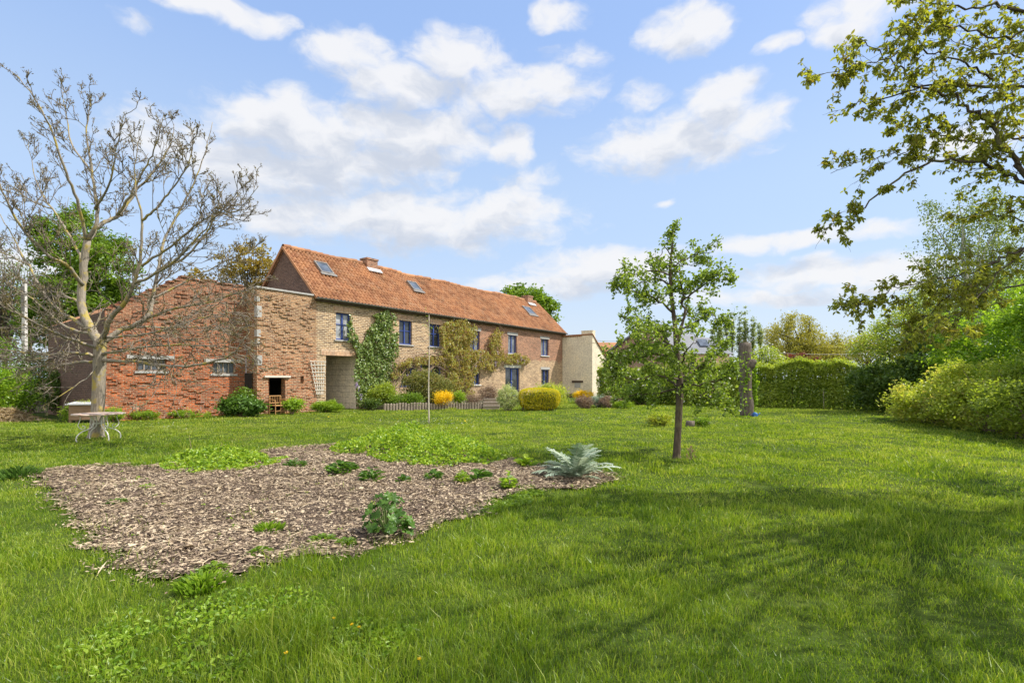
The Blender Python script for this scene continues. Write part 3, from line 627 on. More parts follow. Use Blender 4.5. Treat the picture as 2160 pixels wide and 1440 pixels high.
for (u, v, w, h) in ((682, 568, .78, .235), (873, 606, .78, .22), (1115, 657, 1.15, .25)):
    s, t = roof_pt(u, v); m = MB(); slab(m, s-w/2+.07, t-h/2+.02, s+w/2-.07, t+h/2-.02, .09, .125); sk = part(m, 'skylight', M['dull_glass'], house, False)
    f = MB(); slab(f, s-w/2, t-h/2, s-w/2+.07, t+h/2, .02, .15); slab(f, s+w/2-.07, t-h/2, s+w/2, t+h/2, .02, .15); slab(f, s-w/2+.07, t+h/2-.022, s+w/2-.07, t+h/2, .02, .15); slab(f, s-w/2+.07, t-h/2, s+w/2-.07, t-h/2+.022, .02, .15)
    f.build('frame', M['zinc'], sk)
    f = MB(); slab(f, s-w/2-.08, t-h/2-.045, s+w/2+.1, t-h/2-.001, .10, .135); f.build('flashing', M['zinc'], sk)
for (u, y0, w, dpt, zt) in ((775, YR-.30, .78, .62, ZR+.40), (1114, YR-.3, .8, .6, ZR+.42)):
    s, _ = roof_pt(u, 566 if u < 900 else 640); s += .35
    c = MB(); c.box((s-w/2, y0, ZR-1.0), (s+w/2, y0+dpt, zt-.1)); c.box((s-w/2-.04, y0-.04, zt-.1), (s+w/2+.04, y0+dpt+.04, zt)); ch = c.build('chimney', M['old_brick'], roof)
    f = MB(); t = (y0+.25)/(YR+.25); slab(f, s-w/2-.12, t-.085, s+w/2+.12, t-.005, .10, .135); f2 = part(f, 'chimney_flashing', M['lead'], house, False)

# ------------------------------------------------------------------ barn
barn = thing('barn', 'weathered orange brick barn with ragged parapet and two small windows', 'barn', (W0[0], W0[1], 0), TH)
PB = 1.15                                     # barn wall lies this far behind the front block
def BS(u, v): s, z = FS(u, v, .25-PB); return s, z
YB = PB-.25; XL = BS(221, 800)[0]; XR = -3.0
def barn_top(x):
    t = XR-x; z = np.where(t < 2.55, 5.72-.04*t*0, 5.72-(t-2.55)*(1.62/2.65)); return z+.10*(vnoise(x*5, x*0, 4)-.5)
bw1 = (BS(290, 0)[0], BS(320, 782)[1], BS(350, 0)[0], BS(320, 757)[1]); bw2 = (BS(449, 0)[0], BS(472, 788)[1], BS(495, 0)[0], BS(472, 764)[1])
def loose_bricks(mb, s0, s1, z0, z1, n, y, skip=(), ztop=None):
    for _ in range(n):
        s = rng.uniform(s0, s1); z = round(rng.uniform(z0, z1)/.072)*.072; L = rng.choice([.1, .2, .2, .3]); p = rng.uniform(.003, .02)
        if any(a-.3 < s < c+.1 and b-.15 < z < d+.1 for (a, b, c, d) in skip): continue
        if ztop is not None and z > float(ztop(np.array(s)))-.15: continue
        mb.box((s, y-p, z), (s+L, y+.05, z+.062))
bb = MB(); wall(bb, XL, XR, 5.72, [bw1, bw2], y=YB, disp=.035, top=barn_top, step=.22, reveal=.2, seed=5)
loose_bricks(bb, XL, XR-.3, 0.1, 5.5, 330, YB-.02, (bw1, bw2), barn_top)
part(bb, 'front_wall', M['barn_brick'], barn, False)
tb = MB()                                     # wall thickness, ragged coping
xs = np.linspace(XL, XR, 60); T = barn_top(xs); n = len(xs); i = np.arange(n-1)
v = np.vstack([np.c_[xs, np.full(n, YB-.035), T], np.c_[xs, np.full(n, YB+.35), T+.04], np.c_[xs, np.full(n, YB+.35), T*0]]); tb.add(v, [np.stack([i, i+1, n+i+1, n+i], -1), np.stack([n+i, n+i+1, 2*n+i+1, 2*n+i], -1)])
for x in np.arange(XL, XR-.2, .23):
    z = float(barn_top(np.array(x+.1))); tb.box((x, YB-.04-rng.uniform(0, .012), z-.02), (x+.21, YB+.3, z+rng.uniform(.02, .05)))
part(tb, 'coping', M['barn_brick'], barn, False)
sb = MB(); dep = 7.2; v = np.array([[XL, YB+.01, -.1], [XL, YB+dep, -.1], [XL, YB+dep, 3.9], [XL, YB+.01, 4.08]]); sb.add(v, np.array([[3, 2, 1, 0]]), .5, np.c_[v[:, 1], v[:, 2]])
part(sb, 'side_wall', M['dark_brick'], barn, False)
rf = MB(); v = np.array([[XL, YB+.35, 3.9], [-5.6, YB+.35, 5.5], [XR, YB+.35, 5.5], [XR, YB+dep, 5.3], [-5.6, YB+dep, 5.3], [XL, YB+dep, 3.9]]); rf.add(v, [np.array([[0, 1, 4, 5], [1, 2, 3, 4]])]); part(rf, 'roof', M['tile'], barn, False)
for w in (bw1, bw2):
    m = MB(); m.box((w[0], YB+.1, w[1]), (w[2], YB+.115, w[3])); q = m.build('window', M['dull_glass'], barn)
    f = MB()
    for k in range(5):
        x = w[0]+(w[2]-w[0])*k/4; f.box((x-.02, YB+.07, w[1]), (x+.02, YB+.098, w[3]))
    f.box((w[0], YB+.075, w[1]), (w[2], YB+.095, w[1]+.04)); f.box((w[0], YB+.075, w[3]-.04), (w[2], YB+.095, w[3])); f.build('frame', M['wood'], q)
    f = MB(); f.box((w[0]-.35, YB-.06, w[3]+.002), (w[2]+.3, YB+.12, w[3]+.14)); f.build('lintel', M['stone'], q)
    f = MB(); f.box((w[0]-.1, YB-.05, w[1]-.09), (w[2]+.1, YB+.1, w[1]-.002)); f.build('sill', M['stone'], q)
# projecting block between barn and house
BL = -2.99; bd = (FS(566, 0)[0], -.1, FS(600, 0)[0], FS(583, 796)[1]); slit = (FS(634, 0)[0], FS(636, 806)[1], FS(639.5, 0)[0], FS(636, 793)[1])
kb = MB(); YK = -.03
wall(kb, BL, -.052, 5.6, [bd, slit], y=YK, disp=.03, step=.22, reveal=.3, seed=8, top=lambda x: 5.6+.08*(vnoise(x*5, x*0, 14)-.5)); loose_bricks(kb, BL, -.4, 0.1, 5.4, 260, YK-.015, (bd, slit))
v = np.array([[BL, YK, -.1], [BL, YB+.0, -.1], [BL, YB+.0, 5.58], [BL, YK, 5.58]]); kb.add(v, np.array([[3, 2, 1, 0]]), .5, np.c_[v[:, 1]+3, v[:, 2]])
part(kb, 'projecting_block', M['block_brick'], barn, False)
m = MB(); m.box((BL-.04, YK-.06, 5.585), (.0, YK+.5, 5.66)); m.box((BL+.01, YK+.5, 5.5), (.0, YB+3, 5.62)); part(m, 'block_coping', M['stone'], barn, False)
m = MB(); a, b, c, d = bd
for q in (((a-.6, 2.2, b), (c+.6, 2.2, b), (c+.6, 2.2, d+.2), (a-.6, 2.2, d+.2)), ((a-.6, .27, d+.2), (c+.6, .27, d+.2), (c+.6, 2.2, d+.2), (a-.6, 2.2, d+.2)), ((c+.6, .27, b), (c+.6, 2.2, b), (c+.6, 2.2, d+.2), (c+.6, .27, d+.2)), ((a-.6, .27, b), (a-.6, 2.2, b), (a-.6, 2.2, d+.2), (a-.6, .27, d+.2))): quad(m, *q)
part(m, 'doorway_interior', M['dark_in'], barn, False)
m = MB(); m.box((a-.22, YK-.09, d+.002), (c+.25, YK+.1, d+.09)); part(m, 'door_lintel', M['white_wood'], barn, False)
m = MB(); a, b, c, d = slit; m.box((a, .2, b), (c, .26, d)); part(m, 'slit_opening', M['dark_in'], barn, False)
for z, q, w in ((2.2, .42, .22), (3.1, .25, .12), (3.45, .3, .16), (4.3, .5, .2), (5.0, .2, .12)):
    m = MB(); m.box((BL-.014, YK-.028, z), (BL+w, YK+.2, z+q)); part(m, 'corner_stone', M['stone'], barn, False)

# ------------------------------------------------------------------ cream annexe
annex = thing('annexe', 'cream painted brick annexe with flat chimney beside the farmhouse end', 'annexe', tuple(FW(23.9, 0, 0)), TH)
Q = 2.85; TA = .25                             # projects Q metres in front of the facade
v = np.array([[0, -.0, TA-.4], [0, -Q, TA-.4], [0, -Q, 5.22], [0, -0.0, 5.22]]); m = MB()
ys = np.linspace(0, -Q, 8); zs = np.linspace(-.1, 5.22, 14); Yg, Zg = np.meshgrid(ys, zs); k = 8; i = np.arange(13)[:, None]*k; j = np.arange(7)[None, :]
m.add(np.stack([Yg*0, Yg, Zg], -1).reshape(-1, 3), np.stack([i+j, i+j+1, i+k+j+1, i+k+j], -1).reshape(-1, 4), .5, np.stack([Yg, Zg, 0*Yg], -1).reshape(-1, 3))
TL = 4.6; ad = (1.45, TA, 2.1, 2.35); 
top = lambda x: 5.22-x*(1.75/2.5)
xs = [0, ad[0], ad[2], TL]
for x0, x1 in zip(xs[:-1], xs[1:]):
    z0 = ad[3] if x0 == ad[0] else -.1; v = np.array([[x0, -Q, z0], [x1, -Q, z0], [x1, -Q, top(x1)], [x0, -Q, top(x0)]]); m.add(v, np.array([[0, 1, 2, 3]]), .5, np.c_[v[:, 0], v[:, 2]])
part(m, 'wall', M['cream'], annex, False)
m = MB(); m.box((-.03, -Q-.03, 4.6), (.5, -Q+1.0, 5.56)); m.box((-.05, -Q-.05, 5.56), (.52, -Q+1.02, 5.63)); part(m, 'chimney', M['cream'], annex, False)
m = MB(); 
for kk in range(16):
    y0 = -Q+1.05+kk*.17
    if y0 > 0: break
    m.tube([(-.08, y0, 5.27), (.45, y0, 5.27-.3)], .085, 8, rng.random())
v = np.array([[-.1, -Q-.1, 5.27], [TL, -Q-.1, 5.27-TL*.7], [TL, 3, 5.27-TL*.7], [-.1, 3, 5.27]]); w = v+np.array([0, 0, .07]); m.add(np.vstack([v, w]), [np.array([[3, 2, 1, 0], [4, 5, 6, 7], [0, 1, 5, 4], [1, 2, 6, 5], [2, 3, 7, 6], [3, 0, 4, 7]])]); part(m, 'roof', M['tile'], annex, False)
m = MB(); m.box((ad[0]+.03, -Q+.1, ad[1]), (ad[2]-.03, -Q+.12, ad[3])); q = m.build('door', M['glass'], annex)
f = MB(); f.box((ad[0], -Q+.03, ad[1]), (ad[0]+.08, -Q+.14, ad[3])); f.box((ad[2]-.08, -Q+.03, ad[1]), (ad[2], -Q+.14, ad[3])); f.box((ad[0]+.08, -Q+.03, ad[3]-.08), (ad[2]-.08, -Q+.14, ad[3])); f.box((1.74, -Q+.03, ad[1]), (1.81, -Q+.14, ad[3]-.08)); f.build('frame', M['blue'], q)
m = MB(); m.box((-.02, -1.75, .82), (.03, -1.2, 1.25)); part(m, 'vent_hatch', M['stone'], annex, False)
m = MB(); m.box((-.06, -2.0, 1.25), (.03, -.95, 1.42)); part(m, 'timber_lintel', M['lintel_wood'], annex, False)

# ------------------------------------------------------------------ terrace, edging, steps
m = MB(); n = len(TERR); v = np.array([[x, y, .30] for x, y in TERR]+[[x, y, -.1] for x, y in TERR]); m.add(v, [np.arange(n)[::-1].reshape(1, -1)]+[np.array([[i, (i+1) % n, n+(i+1) % n, n+i]]) for i in range(n)])
tag(m.build('terrace', M['terrace']), kind='structure')
E0, E1 = G(812, 866), G(1020, 862)
edge = thing('log_edging', 'low edging of weathered upright half logs before the flower bed', 'edging', tuple(E0))
nl = 36
for i in range(nl):
    p = E0+(E1-E0)*i/(nl-1); h = .36+rng.normal(0, .025); r = .062
    m = MB(); m.tube([p+[0, 0, -.05], p+[0, 0, h*.9], p+[rng.normal(0, .01), 0, h]], [r, r, r*.9], 7, rng.random(), .04); part(m, 'log', M['wood'], edge)
# earth held by the edging
TB2 = [E0[:2]+[.0, .1], E1[:2]+[0, .1], G(1060, 860)[:2]+[0, .4], FW(16, .02, 0)[:2], FW(3.6, .02, 0)[:2], G(775, 866)[:2]+[0, .3]]
m = MB(); n = len(TB2); v = np.array([[q[0], q[1], .24] for q in TB2]+[[q[0], q[1], -.1] for q in TB2]); m.add(v, [np.arange(n).reshape(1, -1)]+[np.array([[n+i, n+(i+1) % n, (i+1) % n, i]]) for i in range(n)])
tag(m.build('flower_bed_soil', M['terrace']), kind='structure')
sp = P(1036, 858, 26.6); sp[2] = 0
steps = thing('garden_steps', 'three dark timber garden steps between the log edging and round shrub', 'steps', tuple(sp))
for k in range(3):
    m = MB(); m.box((-.42, k*.34, k*.17-.02), (.42, k*.34+.5, k*.17+.15)); part(m, 'step', M['wood'], steps, False)
    m = MB(); m.box((-.44, k*.34-.03, k*.17+.152), (.44, k*.34+.33, k*.17+.185)); part(m, 'tread', M['wood'], steps, False)

# ------------------------------------------------------------------ trees and shrubs
def clumps(cr, n, shell=.5):
    out = []
    tot = sum(c[3]*c[4]*c[5] for c in cr)
    for (cx, cy, cz, rx, ry, rz) in cr:
        k = max(3, int(n*(rx*ry*rz)/tot)); d = nrm(rng.normal(size=(k, 3))); r = (shell+(1-shell)*rng.random(k))[:, None]
        out.append(np.array([cx, cy, cz])+d*r*np.array([rx, ry, rz]))
    return np.vstack(out)
def plant(name, label, cat, base, cr, nc, lpc, L, mat, bark='bark_dark', trunk=None, clr=.35, wr=.55, up=.35, droop=0., shell=.5, limbs=14, group=None, six=False, fname='crown', sname='trunk', blossom=None, zmin=.02, flat=1.):
    """tree or shrub: tapered trunk with limbs reaching into the crown; the crown is many leaf blades gathered in uneven clumps"""
    base = np.asarray(base, float); root = thing(name, label, cat, tuple(base), 0, group)
    clr = clr*.74; C = clumps(cr, nc, shell); cen = np.mean(np.array([c[:3] for c in cr]), 0); top = max(c[2]+c[5] for c in cr)
    tb = MB()
    if trunk:
        th = top*.8; k = 6; pts = [base+np.array([0, 0, -.1])]
        for i in range(1, k+1):
            f = i/k; pts.append(base*(1-f)+np.array([cen[0]*f+base[0]*0, cen[1]*f, 0])+np.array([rng.normal(0, .02)*th*.3, rng.normal(0, .02)*th*.3, base[2]*f+(th-base[2])*f]))
        pts = smooth_path(pts, 3); tb.tube(pts, np.linspace(trunk, trunk*.18, len(pts)), 8, .5, .05)
        for c in C[rng.permutation(len(C))[:limbs]]:
            i = int(len(pts)*rng.uniform(.25, .75)); i = min(i, len(pts)-2)
            if pts[i][2] > c[2]: i = max(2, int(i*.6))
            mid = (pts[i]+c)/2+np.array([0, 0, .06*np.linalg.norm(c-pts[i])]); tb.tube(smooth_path([pts[i], mid, c], 4), np.linspace(trunk*.38, trunk*.05, 9), 5)
    else:
        for c in C[rng.permutation(len(C))[:limbs]]:
            b = base+np.array([rng.normal(0, .12)*cr[0][3], rng.normal(0, .12)*cr[0][4], -.03]); tb.tube(smooth_path([b, (b+c)/2+rng.normal(0, .05, 3), c], 3), np.linspace(.022, .006, 7), 4)
    part(tb, sname, M[bark], root)
    w = rng.uniform(.4, 1.6, len(C)); idx = np.repeat(np.arange(len(C)), np.maximum(1, (w*lpc)).astype(int))
    pts = C[idx]+rng.normal(size=(len(idx), 3))*clr*np.array([1, 1, .75*flat])*(1+.6*(rng.random(len(idx)) < .08))[:, None]*rng.uniform(.6, 1.2, len(C))[idx][:, None]
    if droop > .8: pts[:, 2] -= rng.random(len(pts))**2*clr*3*droop
    cb_r = rng.random(len(C))[idx]; ok = pts[:, 2] > zmin; pts = pts[ok]; cb_r = cb_r[ok]
    lb = MB(); lb.leaves(pts, L, wr, up=up, droop=droop, six=six, r=.5*cb_r+.55*rng.random(len(pts))-.03); part(lb, fname, M[mat], root)
    if blossom:
        k = rng.permutation(len(pts))[:blossom[1]]; b = MB(); q = pts[k]+rng.normal(size=(len(k), 3))*.05; b.leaves(q, blossom[2], .9); part(b, 'blossom', M[blossom[0]], root)
    return root
def shrub(name, label, u0, v0, u1, v1, Y, mat, n=1400, L=.07, zb=None, nc=40, clr=None, group=None, wr=.55, up=.35, blossom=None, shell=.55, depth=None, stems=10, droop=0., flat=1., cat='shrub', bark='stem', six=False):
    a, b = P(u0, v1, Y), P(u1, v0, Y); rx = (b[0]-a[0])/2; zt = b[2]; z0 = max(a[2], 0) if zb is None else zb
    rz = (zt-z0)/2; cl = clr or rz*.28; d = depth or rx*.8
    return plant(name, label, cat, (a[0]+rx, Y, z0 if z0 > .1 else 0), [(a[0]+rx, Y, z0+rz, max(rx-cl*.9, .05), max(d-cl*.9, .05), max(rz-cl*.6, .05))], nc, n/nc, L, mat, bark, None, cl, wr, up, droop, shell, stems, group, six, 'foliage', 'stem', blossom, max(z0, .02), flat)

def bl(u, v, Y, ru, rv, ry): p = P(u, v, Y); return (p[0], Y, p[2], ru*Y/F0, ry, rv*Y/F0)
def gx(u, Y, z=0.): return np.array([(u-U0)*Y/F0, Y, z])

# --- far left
plant('dense_tree', 'tall dense bright green tree behind the barn left end', 'tree', gx(190, 33), [bl(150, 520, 33, 55, 85, 2.2), bl(215, 575, 33, 62, 85, 2.3), bl(180, 640, 33, 95, 70, 2.8), bl(100, 690, 33, 45, 45, 1.8)], 420, 110, .22, 'lf_dense', 'bark_dark', .35, .34, shell=.6)
for k, (u, Y, top, lab, mt) in enumerate(((8, 34, 500, 'thin spring tree at the far left edge behind the pole', 'lf_birch'), (62, 38, 535, 'hazy green spring tree behind the left utility pole', 'lf_birch'), (400, 48, 560, 'sparse tree whose thin crown rises beyond the barn parapet', 'lf_bronze'))):
    plant('spring_tree', lab, 'tree', gx(u, Y), [bl(u, (top+720)/2, Y, 50, (720-top)/2, 2.2)], 110 if k < 2 else 60, 16, .16, mt, 'bark_dark', .16, .45, limbs=60, shell=.3, group='thin spring trees beyond the barn')
plant('bronze_tree', 'bronze leaved tree rising between barn and farmhouse gable', 'tree', gx(540, 36), [bl(540, 555, 36, 46, 55, 2.0), bl(495, 570, 36, 40, 42, 1.6), bl(575, 590, 36, 25, 45, 1.5), bl(430, 600, 36, 40, 30, 1.5)], 130, 26, .22, 'lf_bronze', 'bark_dark', .22, .28, limbs=50, shell=.25, six=True)
plant('broad_tree', 'round green tree showing above the far end of roof', 'tree', gx(1115, 66), [bl(1090, 635, 66, 34, 30, 3), bl(1130, 640, 66, 38, 33, 3), bl(1155, 660, 66, 20, 22, 2)], 150, 60, .42, 'lf_dense', 'bark_dark', .4, .5)
for (u0, v0, u1, v1, Y, lab, mt) in ((-40, 770, 60, 890, 20, 'bright leafy shrub at the left edge of the lawn', 'lf_bright'), (20, 730, 110, 872, 23.5, 'dark green shrub beside the barn side wall', 'lf_dark'), (-60, 690, 40, 860, 26, 'tall shrub behind the brush heap at far left', 'lf_dense')):
    shrub('shrub', lab, u0, v0, u1, v1, Y, mt, 5200, .11, 0., 90, .3, 'shrubs by the left edge', depth=1.4)
po = thing('utility_pole', 'pale concrete utility pole behind the bare walnut tree', 'pole', gx(52, 29)); m = MB(); m.box((-.12, -.12, -.1), (.12, .12, 7.2)); m.V[-1][4:, :2] *= .6; part(m, 'post', M['concrete'], po, False)
m = MB(); m.box((-.09, -.15, 5.4), (.09, -.13, 6.8)); part(m, 'cable_cover', M['zinc'], po, False)
fe = thing('wooden_fence', 'grey paling fence under the shrubs left of the barn', 'fence', gx(85, 24))
m = MB()
for k in range(12):
    m.box((-.9+k*.15, 0, 0), (-.79+k*.15, .02, 1.15+rng.normal(0, .03)), rng.random())
part(m, 'palings', M['wood'], fe, False); m = MB(); m.box((-.95, .022, .3), (.95, .06, .38)); m.box((-.95, .022, .85), (.95, .06, .93)); part(m, 'rail', M['wood'], fe, False)
hp = gx(10, 19.3); m = MB(); n = 1500; q = np.c_[rng.normal(0, .45, n), rng.normal(0, .35, n), np.zeros(n)]; q[:, 2] = np.maximum(0, .5*np.exp(-(q[:, 0]**2*2+q[:, 1]**2*2))*rng.random(n)); m.leaves(q+hp, .3, .05, up=1.)
tag(m.build('brush_heap', M['lf_dry']), 'heap of dry brown brushwood at the left lawn edge', 'brush heap')

# --- background right
for i, u in enumerate((1502, 1518, 1532, 1545, 1560, 1572, 1588, 1603)):
    Y = 95+rng.uniform(-3, 3); vt = (676, 660, 652, 646, 652, 642, 656, 668)[i]
    plant('poplar', ('first','second','third','fourth','fifth','sixth','seventh','eighth')[i]+' slender poplar from the left in the distant row', 'tree', gx(u, Y), [bl(u, (vt+770)/2, Y, 5.2, (770-vt)/2, .5)], 60, 22, .32, 'lf_poplar', 'bark_dark', .2, .3, limbs=8, shell=.2, group='distant poplar row')
plant('willow', 'large rounded yellow green willow beyond the hedge', 'tree', gx(1690, 58), [bl(1665, 705, 58, 46, 50, 3.5), bl(1720, 725, 58, 55, 42, 3.5), bl(1700, 750, 58, 80, 40, 4), bl(1760, 755, 58, 40, 30, 3)], 260, 70, .32, 'lf_willow', 'bark_dark', .4, .5, wr=.3, droop=.9, shell=.55, limbs=25)
plant('flowering_tree', 'white blossoming small tree behind the dead trunk', 'tree', gx(1622, 36), [bl(1620, 755, 36, 32, 30, 1.2)], 60, 50, .14, 'lf_hedge', 'bark_dark', .1, .25, blossom=('lf_white', 500, .12))
plant('red_shrub', 'dark red leaved shrub showing above the hedge', 'shrub', gx(1690, 38), [bl(1680, 758, 38, 24, 14, .8), bl(1715, 762, 38, 18, 10, .7)], 30, 60, .13, 'lf_red', 'bark_dark', .06, .2)
nb = thing('neighbour_house', 'brown brick neighbour house with grey slate roof behind the pear tree', 'house', gx(1372, 52), math.radians(-38))
gw = 5.3; zp = 7.25; ze = 4.1; dp_ = 9.0
m = MB(); v = np.array([[-gw, 0, -.1], [gw, 0, -.1], [gw, 0, ze], [0, 0, zp], [-gw, 0, ze]]); m.add(v, np.array([[0, 1, 2, 3, 4]]), .5, np.c_[v[:, 0], v[:, 2]]); v2 = v+[0, dp_, 0]; m.add(v2, np.array([[4, 3, 2, 1, 0]]))
for x in (-gw, gw): quad(m, (x, 0, -.1), (x, dp_, -.1), (x, dp_, ze), (x, 0, ze))
part(m, 'wall', M['neigh_brick'], nb, False)
m = MB()
for sgn in (-1, 1):
    a = np.array([[0, -.35, zp+.12], [sgn*(gw+.4), -.35, ze-.15], [sgn*(gw+.4), dp_+.3, ze-.15], [0, dp_+.3, zp+.12]]); m.add(np.vstack([a, a-[0, 0, .2]]), [np.array([[0, 1, 2, 3], [7, 6, 5, 4], [0, 4, 5, 1], [1, 5, 6, 2], [2, 6, 7, 3], [3, 7, 4, 0]])])
part(m, 'roof', M['slate'], nb, False)
m = MB(); m.box((1.2, -.03, 3.3), (2.2, .02, 4.5)); q = m.build('window', M['glass'], nb); f = MB(); f.box((1.12, -.06, 3.22), (1.2, .03, 4.58)); f.box((2.2, -.06, 3.22), (2.28, .03, 4.58)); f.box((1.2, -.06, 4.5), (2.2, .03, 4.58)); f.box((1.2, -.06, 3.22), (2.2, .03, 3.3)); f.build('frame', M['white_stone'], q)
ex = thing('neighbour_extension', 'peach rendered extension with low grey roof right of pear tree', 'house', gx(1488, 47))
m = MB(); m.box((-2.6, 0, -.1), (2.2, 4.5, 3.85)); part(m, 'wall', M['render'], ex, False)
m = MB(); a = np.array([[-3.0, -.3, 3.85], [2.5, -.3, 3.85], [1.2, 2.2, 5.5], [-3.0, 2.2, 5.9], [2.5, 5, 3.85], [-3, 5, 3.85]]); m.add(a, [np.array([[0, 1, 2, 3], [3, 2, 4, 5]]), np.array([[1, 4, 2]])]); part(m, 'roof', M['slate'], ex, False)
m = MB(); a = np.array([[-.2, -.3, 3.85], [.7, -.3, 3.85], [.7, 2.2, 5.66], [-.2, 2.2, 5.66]]); p0 = a[0]*.6+a[3]*.4; p1 = a[1]*.6+a[2]*.4; p2 = a[1]*.2+a[2]*.8; p3 = a[0]*.2+a[3]*.8; m.add(np.array([p0, p1, p2, p3])+[0, -.04, .06], np.array([[0, 1, 2, 3]])); part(m, 'skylight', M['dull_glass'], ex, False)
m = MB(); m.box((-1.6, -.04, 2.2), (-.9, .02, 3.4)); part(m, 'window', M['glass'], ex, False)
sh = thing('red_roofed_shed', 'small outbuilding with orange tiled roof between annexe and neighbour', 'shed', gx(1283, 62)); m = MB(); m.box((-2.5, 0, -.1), (2.5, 4, 5.0)); part(m, 'wall', M['neigh_brick'], sh, False)
m = MB(); a = np.array([[-2.8, -.3, 4.9], [2.8, -.3, 4.9], [2.8, 2, 6.1], [-2.8, 2, 6.1]]); m.add(np.vstack([a, a-[0, 0, .15]]), [np.array([[0, 1, 2, 3], [7, 6, 5, 4], [0, 4, 5, 1], [1, 5, 6, 2], [2, 6, 7, 3], [3, 7, 4, 0]])]); part(m, 'roof', M['tile'], sh, False)
def cable(a, b, label, sag=.3):
    t = np.linspace(0, 1, 20); p = a+(b-a)*t[:, None]; p[:, 2] -= sag*4*t*(1-t); m = MB(); m.tube(p, .018, 5); tag(m.build('cable', M['zinc']), label, 'cable', 'overhead cables')
cable(P(1225, 712, 60), P(1330, 716, 60), 'thin overhead cable between annexe chimney and neighbour gable'); cable(P(1590, 740, 44), P(1900, 740, 44), 'thin overhead cable crossing in front of the willow')

# --- clipped hornbeam hedge across the back
def hedge():
    path = np.array([G(1262, 850)[:2], G(1420, 853)[:2], G(1600, 858)[:2], G(1760, 861)[:2], G(1930, 866)[:2], G(2080, 872)[:2]])
    seg = np.linalg.norm(np.diff(path, axis=0), axis=1); cum = np.r_[0, np.cumsum(seg)]; tot = cum[-1]
    root = thing('hedge', 'long clipped green hornbeam hedge across the back of the lawn', 'hedge', (*path[2], 0))
    n = 90000; t = rng.uniform(0, tot, n); w = .42
    px = np.interp(t, cum, path[:, 0]); py = np.interp(t, cum, path[:, 1]); k = np.clip(np.searchsorted(cum, t)-1, 0, len(seg)-1)
    tn = np.diff(path, axis=0)[k]/seg[k][:, None]; no = np.c_[tn[:, 1], -tn[:, 0]]
    hmax = 2.42+.45*(fbm(t*.9, t*0, 2, 4)-.5)*2-.25*(t < 6)+np.abs(rng.normal(0, .07, n))*(rng.random(n) < .3)*2
    where = rng.random(n); face = where < .62; z = np.where(face, hmax*rng.random(n)**.8, hmax-np.abs(rng.normal(0, .1, n)))
    off = np.where(face, w-np.abs(rng.normal(0, .10, n))+.5*(fbm(t*1.3, z*1.6, 8)-.5), rng.uniform(-w, w, n)); bk = rng.random(n) < .12; off = np.where(bk, -off, off)
    keep = (rng.random(n) < np.clip(-.25+1.9*fbm(t*1.6, z*2.0, 41, 3), .04, 1)) & ~((z < .35) & (rng.random(n) < .5))
    q = np.c_[px+no[:, 0]*off, py+no[:, 1]*off, np.maximum(z, .03)][keep]; hr = fbm(t*.9, z*.9, 53)[keep]
    m = MB(); m.leaves(q, .105, .6, up=.2, r=hr*.8-.1+.45*rng.random(len(q))); part(m, 'foliage', M['lf_hedge'], root)
    for s in np.cumsum(rng.uniform(.3, 1.3, 60)):
        if s > tot: break
        p = np.array([np.interp(s, cum, path[:, 0]), np.interp(s, cum, path[:, 1])]); m = MB(); m.tube([(p[0], p[1], -.05), (p[0]+rng.normal(0, .1), p[1]+rng.normal(0, .1), 1.2), (p[0]+rng.normal(0, .2), p[1], 2.1)], [.03, .022, .01], 5); part(m, 'stem', M['bark_dark'], root)
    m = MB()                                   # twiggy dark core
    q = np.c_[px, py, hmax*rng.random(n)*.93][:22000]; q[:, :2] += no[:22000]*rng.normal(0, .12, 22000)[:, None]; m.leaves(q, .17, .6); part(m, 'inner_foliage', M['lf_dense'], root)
hedge()

# --- right side masses
RS = 'shrubs along the right edge'
def mass(label, cr, nc, lpc, L, mat, name='shrub', clr=.3, **k):
    b = (cr[0][0], cr[0][1], 0); return plant(name, label, 'shrub', b, cr, nc, lpc, L, mat, 'stem', None, clr, group=RS, fname='foliage', sname='stem', shell=k.pop('shell', .6), limbs=k.pop('limbs', 40), **k)
mass('low pale spreading shrub nearest the back hedge on the right', [(15.3, 18.6, .75, 1.6, 1.3, .75), (14.6, 17.0, .7, 1.0, 1.1, .7)], 134, 99, 0.110, 'lf_spirea', clr=.22)
mass('yellow green twiggy shrub in the middle of the right border', [(14.4, 15.4, .9, 1.3, 1.4, .9), (15.6, 17.0, 1.3, 1.6, 1.4, .95)], 174, 105, 0.102, 'lf_spirea', clr=.24)
mass('rounded light green shrub right of the lawn shade', [(13.6, 13.2, .85, 1.1, 1.3, .85), (14.9, 14.3, 1.3, 1.2, 1.3, 1.2)], 190, 112, 0.094, 'lf_hedge', clr=.22)
mass('tall bright green shrub at the right picture edge', [(15.6, 13.6, 2.6, 1.5, 1.6, 1.7), (16.4, 15.2, 3.2, 1.6, 1.8, 1.9), (15.4, 12.4, 1.7, 1.2, 1.3, 1.6)], 261, 120, 0.118, 'lf_bright', clr=.28)
mass('dark green shrub low at the right picture edge', [(13.0, 11.3, .75, .9, 1.0, .8), (14.3, 11.6, 1.2, 1.2, 1.0, 1.2)], 134, 112, 0.118, 'lf_dark', clr=.25)
mass('tall fresh green shrub rising behind the right border', [(18.4, 17.6, 2.9, 1.9, 1.6, 2.2), (18.0, 19.6, 2.4, 1.7, 1.6, 1.9)], 205, 114, 0.133, 'lf_bright', clr=.3)
mass('dark leafy shrub at the corner of the back hedge', [(19.2, 23.2, 1.7, 1.9, 1.4, 1.8), (17.6, 24.3, 1.3, 1.4, 1.0, 1.3)], 174, 99, 0.157, 'lf_dark', clr=.3)
